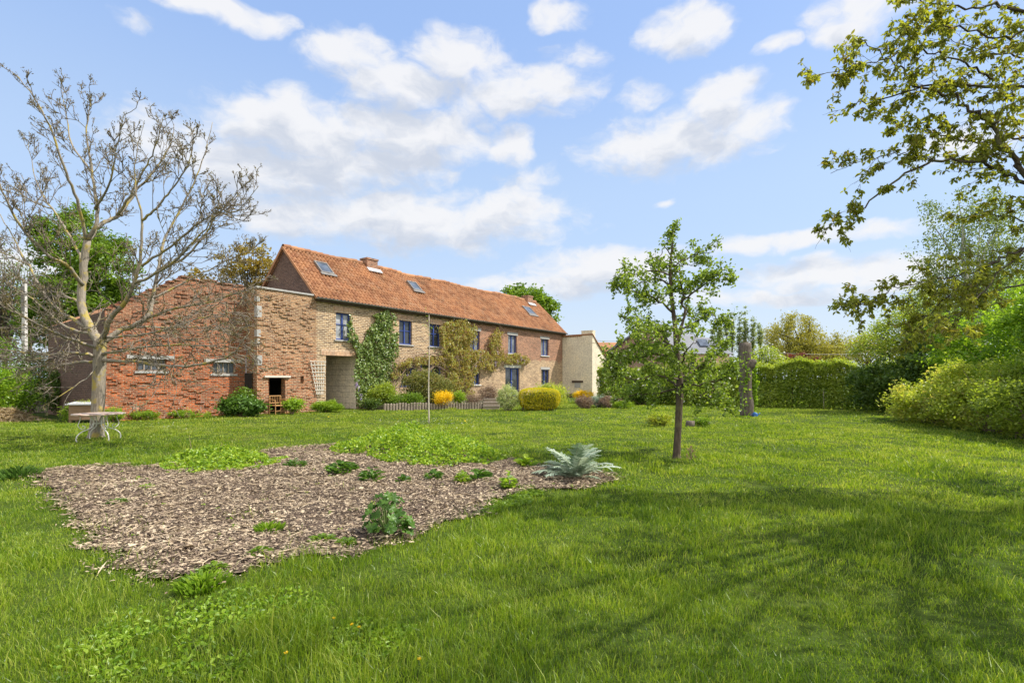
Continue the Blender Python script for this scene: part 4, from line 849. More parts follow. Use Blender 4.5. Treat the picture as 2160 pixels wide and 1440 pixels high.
plant('birch', 'tall birch with pale trunk and drooping grey green leaves', 'tree', gx(2075, 24), [bl(2060, 470, 24, 85, 90, 2.0), bl(1985, 560, 24, 70, 80, 1.8), bl(2120, 560, 24, 80, 110, 2.0), bl(1960, 440, 24, 30, 40, 1.0), bl(2030, 640, 24, 90, 70, 2.0)], 520, 30, .12, 'lf_birch', 'bark_birch', .2, .22, droop=1.1, shell=.25, limbs=16)
plant('leafy_tree', 'mid green spreading tree above the back hedge at right', 'tree', gx(1930, 31), [bl(1905, 700, 31, 60, 62, 2.2), bl(1850, 725, 31, 42, 38, 1.6), bl(1960, 660, 31, 60, 60, 2.2)], 260, 52, .13, 'lf_hedge', 'bark_dark', .18, .4, shell=.4, limbs=45, droop=.3)
plant('leafy_tree', 'yellow green tree between birch and tall right shrubs', 'tree', gx(2040, 28), [bl(2030, 700, 28, 60, 55, 1.8), bl(2100, 650, 28, 70, 80, 2.)], 180, 60, .12, 'lf_lime', 'bark_dark', .16, .4, shell=.5)
plant('leafy_tree', 'pale far tree half hidden behind the hedge corner', 'tree', gx(1835, 46), [bl(1830, 740, 46, 45, 32, 2)], 70, 50, .2, 'lf_willow', 'bark_dark', .2, .5, shell=.5)

# ------------------------------------------------------------------ branching trees drawn limb by limb
def twigs(tb, tips, path, r, n, length, level, upb=.35, spread=.9, sides=4, start=.15, minr=.004, tip_short=.5):
    """side shoots along a limb; collects the ends of the finest ones"""
    N = len(path)
    for _ in range(n):
        f = rng.uniform(start, 1.); i = min(int(f*(N-1)), N-2); p = path[i]+(path[i+1]-path[i])*rng.random()
        t = nrm(path[i+1]-path[i]); q = rng.normal(size=3); q -= t*np.dot(q, t); q = nrm(q)
        d = nrm(t*rng.uniform(.5, 1.)+q*spread*rng.uniform(.5, 1.)+np.array([0, 0, upb])); Ln = length*rng.uniform(.45, 1.15)*(1.2-tip_short*f)
        pts = [p]; k = 4
        for s in range(k):
            d = nrm(d+rng.normal(0, .20, 3)+np.array([0, 0, upb*.25])); pts.append(pts[-1]+d*Ln/k)
        pts = np.array(pts); r0 = max(r*(1-.6*f)*.5, minr*1.2); tb.tube(pts, np.linspace(r0, minr*.6, k+1), sides if level > 0 else 3)
        if level > 0: twigs(tb, tips, pts, r0, max(2, int(n*.5)) if n < 9 else 5, Ln*.55, level-1, upb, spread, sides, .25, minr, tip_short)
        else:
            for q_ in (1, 2, 3, 4): tips.append((pts[q_], d))
def px_limb(pts, Y0, m=5):
    return smooth_path([P(u, v, Y0+dy) for u, v, dy in pts], m)

# bare walnut on the left
YW = 13.9; wb0 = gx(205, YW)
wal = thing('walnut_tree', 'bare spreading walnut tree with lichen on its pale limbs', 'tree', tuple(wb0))
tb = MB(); tips = []
trunk = smooth_path([P(203, 925, YW), P(204, 905, YW), P(207, 850, YW), P(209, 790, YW), P(211, 745, YW), P(211, 715, YW)], 4)
tb.tube(trunk, np.interp(np.linspace(0, 1, len(trunk)), [0, .1, .3, 1], [.25, .185, .15, .145]), 12, .5, .03); part(tb, 'trunk', M['bark_walnut'], wal, smooth=True)
tb = MB(); tw = MB()
LIM = [([(211,722,0),(190,690,.1),(172,640,.2),(177,570,.3),(184,508,.3)], .15, .11, 3),
 ([(184,508,.3),(204,467,.2),(200,392,.3),(183,287,.4),(192,204,.5)], .075, .01, 9), ([(184,508,.3),(215,470,.8),(250,454,1.1),(283,408,1.4),(317,371,1.6),(358,308,1.8),(367,262,1.9)], .085, .01, 12),
 ([(250,454,1.1),(267,425,.9),(304,358,.6),(329,308,.4),(346,237,.2)], .05, .008, 8), ([(182,512,.3),(163,421,-.3),(133,350,-.8),(104,267,-1.1),(62,192,-1.3),(22,150,-1.4)], .055, .008, 6),
 ([(174,600,.2),(140,560,-.4),(96,533,-.9),(33,462,-1.5),(0,387,-1.9),(-40,300,-2)], .07, .01, 10), ([(180,690,.1),(110,640,.7),(60,560,1.3),(28,500,1.6),(-20,420,2)], .06, .01, 10),
 ([(215,715,0),(240,665,-.4),(267,633,-.7),(285,590,-.9),(296,540,-1.),(300,462,-1.1),(283,380,-1.2),(290,300,-1.3)], .09, .01, 10), ([(300,465,-1.1),(330,440,-1.4),(360,400,-1.6),(395,350,-1.9),(410,290,-2)], .04, .008, 8),
 ([(215,722,0),(260,695,.3),(308,671,.5),(322,630,.7),(333,571,.9),(350,500,1.2),(387,429,1.5),(421,358,1.7),(448,258,2)], .10, .01, 13), ([(333,571,.9),(385,545,.6),(430,500,.3),(458,454,.0),(500,445,-.3),(546,392,-.5)], .045, .008, 9),
 ([(308,671,.5),(373,649,.2),(447,637,-.1),(498,618,-.4),(545,600,-.6)], .05, .008, 10), ([(214,748,0),(272,738,-.6),(323,730,-1.1),(428,727,-1.6),(537,738,-2)], .055, .008, 10), ([(214,760,0),(292,763,-.9),(362,773,-1.6),(439,765,-2.0),(494,742,-2.2),(526,700,-2.3)], .06, .012, 8),
 ([(208,752,0),(148,742,-.7),(100,748,-1.2),(40,742,-1.6),(-40,730,-2)], .055, .01, 9), ([(207,760,0),(160,765,.6),(105,771,1.1),(50,776,1.5),(0,773,1.8)], .05, .01, 8), ([(208,735,0),(150,715,-.9),(90,690,-1.6),(30,655,-2.2),(-30,600,-2.6)], .06, .01, 10),
 ([(200,705,.1),(140,690,1),(80,640,1.7),(20,600,2.2),(-30,570,2.4)], .05, .01, 9), ([(178,560,.3),(150,500,1.),(110,440,1.6),(75,380,2),(60,300,2.2)], .05, .008, 10), ([(200,440,.2),(230,390,-.6),(245,320,-1.),(262,240,-1.4)], .04, .008, 8), ([(190,360,.3),(150,300,.9),(140,240,1.1),(130,190,1.3)], .035, .007, 7),
 ([(280,600,-.8),(340,570,-1.6),(400,520,-2.1),(440,470,-2.4),(470,400,-2.6)], .045, .008, 9), ([(225,712,0),(330,700,-1.4),(420,670,-2.4),(480,660,-2.8)], .04, .008, 8), ([(205,770,-.1),(180,800,-.6),(140,825,-1.2),(85,860,-1.6)], .02, .006, 2), ([(172,640,.2),(130,620,.9),(60,600,1.6),(0,560,2)], .045, .008, 9), ([(322,630,.7),(380,600,1.1),(440,570,1.4),(500,540,1.6),(540,525,1.8)], .04, .007, 10), ([(300,560,-1.),(360,520,-1.4),(420,470,-1.7),(470,440,-1.9),(505,400,-2)], .04, .007, 10), ([(288,690,.3),(350,690,1),(420,690,1.5),(480,700,1.9),(525,690,2.1)], .035, .007, 9), ([(60,560,1.3),(20,540,1.8),(-30,520,2.1)], .03, .007, 7), ([(110,440,1.6),(60,420,2.1),(10,380,2.4)], .03, .006, 8)]
for pts, r0, r1, n in LIM:
    q = px_limb(pts, YW); q[1:-1] += rng.normal(0, .012, (len(q)-2, 3)); tb.tube(q, np.linspace(r0, r1, len(q))*.8, 7, .5, .03); low = q[-1][2] < 5.4; twigs(tw, tips, q, max(r0*.5, .02), int(n*(2.2 if low else 1.8)), 1.45 if low else 1.2, 2, -.02 if low else .27, .95, 4, .15, .0085, .7)
part(tb, 'limbs', M['bark_walnut'], wal, smooth=True); part(tw, 'twigs', M['bark_twig'], wal, smooth=True)
T = np.array([t[0] for t in tips]); D = np.array([t[1] for t in tips]); T, D = T[3::4], D[3::4]; k = np.repeat(np.arange(len(T)), 3); m = MB(); m.leaves(T[k]+rng.normal(0, .025, (len(k), 3)), .06, .35, d=D[k]+rng.normal(0, .6, (len(k), 3))); part(m, 'buds', M['lf_bud'], wal)

# pear tree in the middle of the lawn
YP = 10.35; pr = thing('pear_tree', 'young fruit tree with open leafy crown standing alone on lawn', 'tree', tuple(gx(1427, YP)))
tb = MB(); tips = []
trk = px_limb([(1427,968,0),(1428,945,0),(1432,870,0),(1434,800,0),(1428,745,0),(1424,690,0),(1416,620,0),(1414,560,0),(1418,520,0),(1420,488,0)], YP, 4)
tb.tube(trk, np.interp(np.linspace(0, 1, len(trk)), [0, .06, .35, .75, 1], [.10, .076, .062, .03, .006]), 10, .5, .05); part(tb, 'trunk', M['bark_pear'], pr, smooth=True); tb = MB()
PL = [([(1430,720,0),(1436,690,.05),(1444,660,.1),(1438,610,.1),(1434,560,.15)], .04, .01, 7), ([(1432,790,0),(1400,750,-.3),(1350,752,-.6),(1320,765,-.8),(1284,772,-1)], .03, .006, 20), ([(1434,800,0),(1470,775,.3),(1505,752,.6),(1530,736,.8)], .03, .006, 14), ([(1436,810,0),(1475,812,-.5),(1520,800,-.9),(1545,792,-1.1)], .026, .006, 13),
 ([(1430,740,0),(1395,715,.5),(1350,690,.8),(1308,664,1.)], .028, .006, 15), ([(1420,660,0),(1380,630,-.3),(1340,615,-.5),(1302,600,-.6)], .024, .005, 15), ([(1414,600,0),(1380,590,.3),(1345,600,.5),(1312,622,.6)], .02, .005, 8), ([(1414,580,0),(1380,570,-.3),(1345,578,-.4),(1312,578,-.5)], .018, .005, 6), ([(1436,640,0),(1470,610,-.3),(1500,590,-.5),(1526,592,-.7)], .022, .005, 14), ([(1420,560,0),(1450,545,.2),(1475,535,.3),(1505,532,.4)], .015, .005, 7),
 ([(1430,700,0),(1465,680,.4),(1500,665,.6),(1530,690,.7)], .022, .005, 13), ([(1425,690,0),(1390,700,-.6),(1350,720,-1),(1300,742,-1.2)], .024, .005, 13), ([(1434,770,0),(1440,760,-.7),(1450,735,-1.2),(1470,720,-1.4)], .024, .005, 7), ([(1433,815,0),(1400,800,.6),(1350,800,1),(1300,812,1.2)], .024, .005, 14), ([(1416,610,0),(1415,590,.4),(1440,560,.6),(1462,560,.7)], .018, .005, 6), ([(1417,540,0),(1400,520,-.1),(1392,540,-.3),(1375,545,-.35)], .012, .004, 4), ([(1434,800,0),(1425,770,.8),(1400,750,1.3),(1380,740,1.5)], .025, .006, 8), ([(1434,818,0),(1390,830,.3),(1345,832,.4),(1300,842,.5)], .02, .005, 13), ([(1434,812,0),(1475,832,-.3),(1505,842,-.4),(1530,858,-.5)], .02, .005, 12), ([(1432,800,0),(1385,792,-.8),(1340,800,-1.1),(1300,790,-1.2)], .02, .005, 12), ([(1434,806,0),(1470,800,.9),(1500,790,1.2)], .02, .005, 10)]
for pts, r0, r1, n in PL:
    q = px_limb(pts, YP); q[1:-1] += rng.normal(0, .012, (len(q)-2, 3)); tb.tube(q, np.linspace(r0, r1, len(q)), 6, .5, .04); twigs(tb, tips, q, r0*.6, int(n*1.35), .36, 1, .18, .9, 4, .12, .003, .35)
twigs(tb, tips, trk[-14:], .012, 14, .22, 1, .25, 1., 4, 0., .003)
part(tb, 'limbs', M['bark_pear'], pr, smooth=True)
T = np.array([t[0] for t in tips]); k = np.repeat(np.arange(len(T)), rng.integers(1, 4, len(T))); m = MB(); q = T[k]+rng.normal(0, .045, (len(k), 3)); m.leaves(q, .068, .62, droop=.35, up=.1, six=True); part(m, 'crown', M['lf_pear'], pr)
k = k[rng.random(len(k)) < .035]; m = MB(); m.leaves(T[k]+rng.normal(0, .05, (len(k), 3)), .045, .9); part(m, 'blossom', M['lf_white'], pr)

# cherry leaning in from the right
YC = 6.6; cb0 = np.array([9.2, 6.2, 0]); chy = thing('cherry_tree', 'large cherry tree whose dark leafy branches reach in from the right', 'tree', tuple(cb0))
tb = MB(); tips = []
trk = smooth_path([cb0+[0, 0, -.1], cb0+[-.1, 0, 1.2], cb0+[-.2, .1, 2.6], cb0+[-.1, .1, 4.2], cb0+[.1, -.2, 6.2]], 4); tb.tube(trk, np.linspace(.3, .12, len(trk)), 10, .5, .06); part(tb, 'trunk', M['bark_dark'], chy, smooth=True); tb = MB()
CL = [([(2420,560,-.3),(2300,470,-.2),(2160,366,0),(2144,339,0),(2116,302,0),(2102,266,.1),(2075,250,.1),(2038,224,.1),(2006,202,.2),(1938,183,.2),(1906,151,.2),(1864,115,.3),(1814,82,.3)], .065, .006, 26),
 ([(2420,560,-.3),(2300,440,-.1),(2160,388,.1),(2121,366,.2),(2070,341,.2),(1970,341,.3),(1896,376,.3),(1823,435,.4),(1791,463,.4),(1716,492,.4)], .055, .004, 22), ([(1965,340,.3),(1930,330,.4),(1896,325,.4),(1830,338,.5),(1752,366,.5)], .014, .004, 12),
 ([(2440,300,0),(2300,210,.1),(2160,185,.2),(2061,181,.2),(1979,176,.3),(1896,201,.3),(1842,211,.3),(1786,224,.4)], .045, .005, 22), ([(2100,168,.2),(2043,142,0),(1979,114,-.1),(1915,112,-.2),(1846,130,-.2),(1790,142,-.3),(1716,160,-.3)], .022, .004, 18),
 ([(2440,120,0),(2250,70,.3),(2160,27,.3),(2100,10,.3),(2050,20,.2),(1960,8,.2),(1920,0,.2)], .05, .005, 14), ([(2420,80,-.3),(2200,60,-.3),(2120,80,-.3),(2020,60,-.3),(1960,50,-.4),(1925,55,-.4)], .03, .005, 14),
 ([(2400,560,0),(2280,500,0),(2160,527,.1),(2102,550,.2),(2025,605,.2),(1960,660,.3),(1920,720,.4)], .045, .005, 20), ([(2102,550,.2),(2040,577,.3),(1960,590,.4),(1880,610,.4),(1830,640,.4),(1795,632,.5)], .018, .004, 18), ([(2160,527,.1),(2090,590,-.2),(2020,660,-.3),(1960,700,-.3)], .02, .004, 14),
 ([(2160,600,.4),(2080,620,.5),(2000,680,.6),(1900,690,.6)], .02, .004, 10), ([(2260,280,.4),(2160,290,.5),(2080,300,.6),(2000,290,.7),(1930,270,.7),(1880,262,.8)], .03, .004, 18), ([(2260,150,.5),(2160,120,.6),(2080,110,.7),(2000,80,.7)], .03, .004, 12), ([(2240,480,.4),(2140,460,.5),(2060,450,.6),(2010,470,.6)], .02, .004, 7)]
for pts, r0, r1, n in CL:
    q = px_limb(pts, YC); q[1:-1] += rng.normal(0, .018, (len(q)-2, 3)); tb.tube(q, np.linspace(r0*.62, r1*.8, len(q)), 6, .5, .05); twigs(tb, tips, q, min(r0*.3, .012), int(n*1.7), .44, 1, -.03, .72, 3, .08, .0022, .45)
nv = len(tips)
# the part of the crown outside the picture, over and behind the right of the lawn
for k in range(24):
    p0 = trk[rng.integers(8, len(trk))]; a = rng.uniform(math.pi*.75, math.pi*1.75) if k < 19 else rng.uniform(-1.2, 1.2); Ln = rng.uniform(2.0, 5.2)
    p1 = p0+np.array([math.cos(a)*Ln, math.sin(a)*Ln, rng.uniform(-.2, 2.2)])
    if p1[0] < 1.02*p1[1]+.5: p1[0] = max(p1[0], 1.02*max(p1[1], 0)+.8)
    q = smooth_path([p0, (p0+p1)/2+np.array([0, 0, .4]), p1], 5); tb.tube(q, np.linspace(.05, .008, len(q)), 5); twigs(tb, tips, q, .02, 14, .8, 1, .05, .9, 3, .2, .004)
for (x1, y1, z1) in ((4.2, 2.3, 6.3), (5.6, 2.9, 6.0), (2.4, 2.3, 6.8), (6.0, 1.6, 5.6), (7.4, 3.4, 5.6)):
    p0 = trk[-3]; p1 = np.array([x1, y1, z1]); q = smooth_path([p0, p0*.5+p1*.5+np.array([0, 0, .7]), p1], 6); tb.tube(q, np.linspace(.06, .01, len(q)), 5); sub = []; twigs(tb, sub, q[4:], .02, 16, .7, 1, .1, .9, 3, .2, .004, .2); tips += sub
part(tb, 'limbs', M['bark_dark'], chy, smooth=True)
T = np.array([t[0] for t in tips]); isv = np.arange(len(T)) < nv; cnt = np.where(isv, np.where(rng.random(len(T)) < .42, rng.integers(3, 7, len(T)), 0), rng.integers(0, 3, len(T))); k = np.repeat(np.arange(len(T)), cnt); fan = nrm(rng.normal(size=(len(k), 3))+np.array([0, 0, -.5])); q = T[k]+np.where(isv[k][:, None], fan*.032, rng.normal(0, .14, (len(k), 3)))
m = MB(); m.leaves(q, np.where(isv[k], .066, .11), .44, d=np.where(isv[k][:, None], fan, rng.normal(size=(len(k), 3))), droop=.25, up=.1, six=True, r=.5*rng.random(len(T))[k]+.5*rng.random(len(k))); part(m, 'crown', M['lf_cherry'], chy)

# dead standing trunk, saplings
YS = 21.6; st = thing('dead_trunk', 'thick grey dead tree trunk sawn off flat on the lawn', 'tree trunk', tuple(gx(1574, YS)))
tb = MB(); q = px_limb([(1576,882,0),(1576,870,0),(1574,830,0),(1572,770,0),(1572,723,0)], YS, 5); tb.tube(q, np.interp(np.linspace(0, 1, len(q)), [0, .12, .6, 1], [.33, .27, .24, .23]), 16, .5, .07); part(tb, 'trunk', M['bark_stump'], st, smooth=True)
tb = MB(); q = px_limb([(1577,775,0),(1585,768,-.1),(1592,761,-.1)], YS); tb.tube(q, np.linspace(.2, .13, len(q)), 10, .5, .1); part(tb, 'burr', M['bark_stump'], st, smooth=True)
tb = MB()
for (u, v) in ((1575, 712), (1588, 716), (1563, 714), (1581, 718)): tb.tube([P(1573, 724, YS), P(u, v, YS)], [.012, .004], 4)
part(tb, 'dead_twigs', M['stem'], st)
q = np.array([P(1572+rng.normal(0, 7), 800+rng.normal(0, 24), YS-.3) for _ in range(70)]+[P(1592+rng.normal(0, 3), 815+rng.normal(0, 30), YS-.1) for _ in range(200)]+[P(1573+rng.normal(0, 14), 879, YS-.3) for _ in range(150)]); m = MB(); m.leaves(q, .13, .7, six=True); m.tube(smooth_path([P(1573, 880, YS-.35), P(1566, 840, YS-.3), P(1576, 790, YS-.28), P(1570, 750, YS-.28)], 5), .012, 5); m.tube(smooth_path([P(1575, 880, YS-.35), P(1592, 850, YS-.1), P(1593, 790, YS-.1)], 5), .012, 5); ivs = tag(m.build('trunk_climber', M['lf_bright']), 'green climber shoots clinging to the dead trunk', 'climber')
bt = thing('blue_watering_can', 'small blue can lying at the foot of dead trunk', 'watering can', tuple(gx(1593, YS-.35))); m = MB(); m.tube([(0, 0, 0), (0, 0, .02), (0, 0, .16), (.01, 0, .19)], [.085, .1, .095, .06], 10); part(m, 'body', solid('blue_plastic', (.03, .12, .35), (.05, .16, .42), 4, .4), bt, False, True)
m = MB(); m.tube(smooth_path([(-.09, 0, .14), (-.15, 0, .1), (-.09, 0, .03)], 4), .012, 6); m.tube([(.09, 0, .06), (.2, 0, .17)], [.02, .014], 6); part(m, 'spout_and_handle', bpy.data.materials['blue_plastic'], bt, False, True)
def sapling(u, v0, v1, lab, r, lf, n, white_v=None, group=None):
    Y = CAMZ*F0/(v1-H0); root = thing('sapling', lab, 'sapling', tuple(gx(u, Y)), 0, group); tb = MB(); tips = []
    q = px_limb([(u, v1+1, 0), (u-1, v1-(v1-v0)*.3, 0), (u+.5, v1-(v1-v0)*.65, 0), (u, v0, 0)], Y, 5); tb.tube(q, np.linspace(r, r*.35, len(q)), 7, .5, .05); part(tb, 'stem', M['bark_pale'], root, smooth=True); tb = MB()
    twigs(tb, tips, q, r*.5, n, .45, 0, .3, .6, 4, .55, .004); part(tb, 'twigs', M['stem'], root); T = np.array([t[0] for t in tips])[1::2]; k = np.repeat(np.arange(len(T)), lf); m = MB(); m.leaves(T[k]+rng.normal(0, .07, (len(k), 3)), .07, .6); part(m, 'leaves', M['lf_lime'], root)
sapling(905, 664, 893, 'thin bare sapling with pale straight stem before the flower bed', .028, 2, 10, group='young saplings on the lawn'); sapling(1738, 770, 861, 'small pale stemmed sapling with few leaves before back hedge', .03, 14, 14, group='young saplings on the lawn')

# ------------------------------------------------------------------ climbers on the facade
def climber(name, label, polys, n, L, mat, y0, y1, wr=.7, six=False, droop=.3, lobes=None):
    root = thing(name, label, 'climber', tuple(FW(FS(*polys[0][0])[0], .02, 0)), TH); m = MB(); tot = 0
    for poly in polys:
        sp = [FS(u, v, .1) for u, v in poly]; a = np.array(sp); x0, z0 = a.min(0); x1, z1 = a.max(0); area = (x1-x0)*(z1-z0); k = int(n*area)
        s = rng.uniform(x0, x1, k); z = rng.uniform(z0, z1, k); js = (fbm(s*3, z*3, 5)-.5)*.5; jz = (fbm(s*3+9, z*3, 6)-.5)*.5; ok = inpoly(s+js, z+jz, sp) & (z > .05) & (rng.random(k) < .35+fbm(s*4, z*4, 71)); s, z = s[ok], z[ok]
        th = y0+(y1-y0)*fbm(s*2.4, z*2.4, 15)*rng.random(len(s))**.5*1.6
        pts = np.array([FW(a_, b_, c_) for a_, b_, c_ in zip(s, th, z)]); nv = np.tile(np.array([NRM[0], NRM[1], .55]), (len(s), 1))+rng.normal(0, .45, (len(s), 3)); d = rng.normal(size=(len(s), 3)); d[:, 2] -= droop*3
        m.leaves(pts, L, wr, d=d, nvec=nv, six=six)
    part(m, 'foliage', M[mat], root); return root
IVY = [(736,660),(742,690),(752,715),(764,728),(772,700),(786,678),(796,655),(822,652),(832,672),(829,705),(842,690),(841,718),(834,760),(826,795),(824,835),(802,856),(770,864),(752,852),(746,800),(744,775),(752,748),(738,720),(728,700)]
iv = climber('ivy', 'glossy green ivy climbing the farmhouse wall beside the passage', [IVY], 560, .11, 'lf_ivy', .03, .28, .85, True)
tb = MB()
for k in range(14):
    a = FS(rng.uniform(750, 815), 862, .05); b = FS(rng.uniform(745, 830), rng.uniform(690, 780), .05); tb.tube(smooth_path([FW(a[0], .04, 0.), FW((a[0]+b[0])/2+rng.normal(0, .3), .06, (b[1])*.5), FW(b[0], .04, b[1])], 5), np.linspace(.03, .008, 11), 5)
part(tb, 'stems', M['stem'], iv)
WI = [[(922,694),(935,680),(965,674),(994,684),(1000,704),(992,738),(1012,735),(1030,748),(1048,766),(1040,782),(1004,776),(990,800),(994,832),(968,836),(944,806),(936,770),(930,742)], [(936,752),(890,752),(852,758),(830,772),(818,790),(826,800),(848,778),(884,770),(936,776)], [(1030,706),(1044,691),(1057,702),(1050,728),(1058,758),(1042,764),(1028,738)], [(1058,752),(1086,744),(1112,756),(1108,772),(1090,766),(1062,768)]]
wi = climber('wisteria', 'bronze leaved wisteria with lilac racemes spreading over the house front', WI, 620, .14, 'lf_wist', .05, .5, .5, False, .5)
tb = MB()
wpts = [[(780,858),(800,828),(836,800),(850,772),(890,755),(930,752),(980,760),(1040,766),(1100,752)], [(968,858),(972,810),(965,770),(958,720),(960,684)], [(968,855),(990,800),(1010,770),(1040,760),(1042,700)], [(775,860),(812,820),(848,790),(868,764),(920,745)], [(846,772),(880,775),(896,785),(920,768),(960,790)]]
for w in wpts:
    for k in range(5):
        q = [FW(FS(u+rng.normal(0, 5), v, .2)[0], .12+rng.uniform(0, .25), max(0, FS(u, v+rng.normal(0, 5), .2)[1])) for u, v in w]; tb.tube(smooth_path(q, 4), np.linspace(.03, .01, (len(q)-1)*4+1), 5)
for k in range(260):
    u, v = rng.choice(np.array(WI[0]+WI[1]+WI[1]+WI[3])), 0
    u = np.array(WI[int(rng.choice([0, 1, 1, 1, 2, 3]))]); i = rng.integers(len(u)); u = u[i]+rng.normal(0, 9, 2); s, z = FS(u[0], u[1], .2); p = FW(s, rng.uniform(.1, .35), max(z, .3)); q = p+np.array([rng.normal(0, .3), rng.normal(0, .2), rng.normal(-.1, .3)]); tb.tube(smooth_path([p, (p+q)/2+rng.normal(0, .06, 3), q], 3), np.linspace(.012, .004, 7), 3)
part(tb, 'stems', M['stem'], wi)
m = MB()
for (u, v) in ((1014,752),(1022,758),(1030,762),(1037,757),(1044,762),(1026,768),(1098,752),(1106,758),(1112,764),(755,805),(757,812),(762,830),(770,848),(778,852),(782,838),(1005,768),(860,790),(826,822),(795,856),(790,848),(1050,740),(1092,760),(800,818),(752,800)):
    s, z = FS(u, v, .35); c = FW(s, .35+rng.normal(0, .04), z); k = 34; t = rng.random(k); q = c+np.c_[rng.normal(0, .05, k)*(1-.7*t), rng.normal(0, .05, k)*(1-.7*t), -t*.34]; m.leaves(q, .055, .9)
part(m, 'racemes', M['lf_purple'], wi)

# ------------------------------------------------------------------ border planting in front of the house
BP = 'shrubs in the house border'
shrub('bush', 'rounded mid green bush beside the ivy foot', 772, 802, 842, 864, 26.6, 'lf_hedge', 6500, .10, 0., 90, group=BP)
shrub('bush', 'broad olive needle shrub under the ground floor windows', 836, 780, 962, 858, 28.0, 'lf_olive', 11000, .15, 0., 150, .28, BP, wr=.32, depth=1.3)
shrub('bush', 'dark sprawling plant low in front of ivy roots', 765, 838, 812, 868, 25.8, 'lf_dark', 2200, .08, 0., 40, .16, BP)
shrub('bush', 'low fresh green plant just behind the log edging', 812, 828, 905, 858, 26.2, 'lf_dense', 4200, .08, .1, 70, .15, BP, depth=.5)
shrub('bush', 'mound of bright yellow broom flowers behind log edging', 908, 822, 960, 855, 26.3, 'lf_yflower', 3200, .07, .2, 70, .14, BP, wr=.45, depth=.6)
shrub('bush', 'small lime green plant right of the yellow broom', 952, 824, 984, 856, 26.8, 'lf_lime', 1800, .09, .2, 30, .14, BP)
shrub('bush', 'greyish dry twiggy plant at right end of the edging', 978, 828, 1020, 858, 27.0, 'lf_heather', 1800, .09, .2, 36, .14, BP, wr=.2)
shrub('bush', 'dark brown heathery shrub below the narrow window sill', 1000, 812, 1056, 846, 29.5, 'lf_heather', 2800, .10, .25, 50, .2, BP, wr=.25)
shrub('bush', 'round cream variegated shrub beside the steps', 1043, 811, 1099, 866, 25.4, 'lf_varieg', 6000, .062, 0., 120, .12, BP, shell=.75)
# clipped golden hedge: a block with rounded corners
def gold():
    a, b = P(1093, 866, 25.4), P(1183, 818, 25.4); hx = (b[0]-a[0])/2; cx = a[0]+hx; hy = .55; H = b[2]; root = thing('golden_hedge', 'clipped block of golden yellow hedge on the lawn edge', 'hedge', (cx, 25.6, 0)); n = 15000
    d = rng.normal(size=(n, 3)); p = 3.6; k = (np.abs(d[:, 0])**p+np.abs(d[:, 1])**p+np.abs(d[:, 2])**p)**(1/p); d = d/k[:, None]*(1-np.abs(rng.normal(0, .035, n)))[:, None]
    taper = .86+.14*np.clip((d[:, 2]+1)/1.2, 0, 1); bump = 1+.05*(fbm(d[:, 0]*4+9, d[:, 2]*4+d[:, 1]*3, 3)-.5)
    q = np.c_[cx+d[:, 0]*hx*taper*bump, 25.6+d[:, 1]*hy*taper*bump, H/2+d[:, 2]*H/2]; q = q[(q[:, 2] > .1) | (rng.random(n) < .3)]; q = q[q[:, 2] > .02]; m = MB(); m.leaves(q, .055, .5, up=.3); part(m, 'foliage', M['lf_gold'], root); m = MB()
    for k in range(26): x = cx+rng.uniform(-.8, .8)*hx; y = 25.6+rng.uniform(-.4, .4); m.tube([(x, y, -.03), (x+rng.normal(0, .08), y, H*.8)], [.02, .008], 5)
    part(m, 'stems', M['bark_dark'], root)
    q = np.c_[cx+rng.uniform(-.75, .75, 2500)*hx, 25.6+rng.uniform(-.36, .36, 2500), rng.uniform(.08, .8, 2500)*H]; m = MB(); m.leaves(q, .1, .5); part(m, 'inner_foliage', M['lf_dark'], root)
gold()
shrub('bush', 'laurel with yellow tinged leaves behind the golden hedge', 1116, 806, 1202, 866, 27.4, 'lf_spirea', 5200, .10, 0., 90, .2, BP)
shrub('bush', 'flat yellow flowering mound before the cream annexe', 1207, 822, 1256, 846, 33, 'lf_yflower', 3400, .075, .2, 80, .12, BP)
for (u0, v0, u1, v1, Y, mt, lab, n, wr) in ((1212, 834, 1256, 864, 27.2, 'lf_heather', 'purplish brown tufted plant right of the laurel', 2800, .15), (1240, 832, 1284, 863, 28.6, 'lf_silver', 'grey green feathery plant between two brown tufts', 1800, .15), (1262, 834, 1314, 863, 28.0, 'lf_heather', 'pale brown tufted plant nearest the pear tree', 2800, .15), (1290, 846, 1336, 866, 27.4, 'lf_lime', 'pale green grassy clump at the border end', 1600, .1)):
    shrub('tufted_plant', lab, u0, v0, u1, v1, Y, mt, n, .16, 0., 40, .14, 'tufted plants at the border end', wr=wr, up=.1)
shrub('bush', 'dark green leafy bush under the pear tree before hedge', 1300, 800, 1430, 856, 31, 'lf_dark', 6500, .10, 0., 110, .25, depth=1., group=BP)
shrub('bush', 'silvery leaved bush beside the annexe door', 1288, 806, 1322, 850, 33, 'lf_silver', 1600, .09, 0., 40, .2, group=BP)
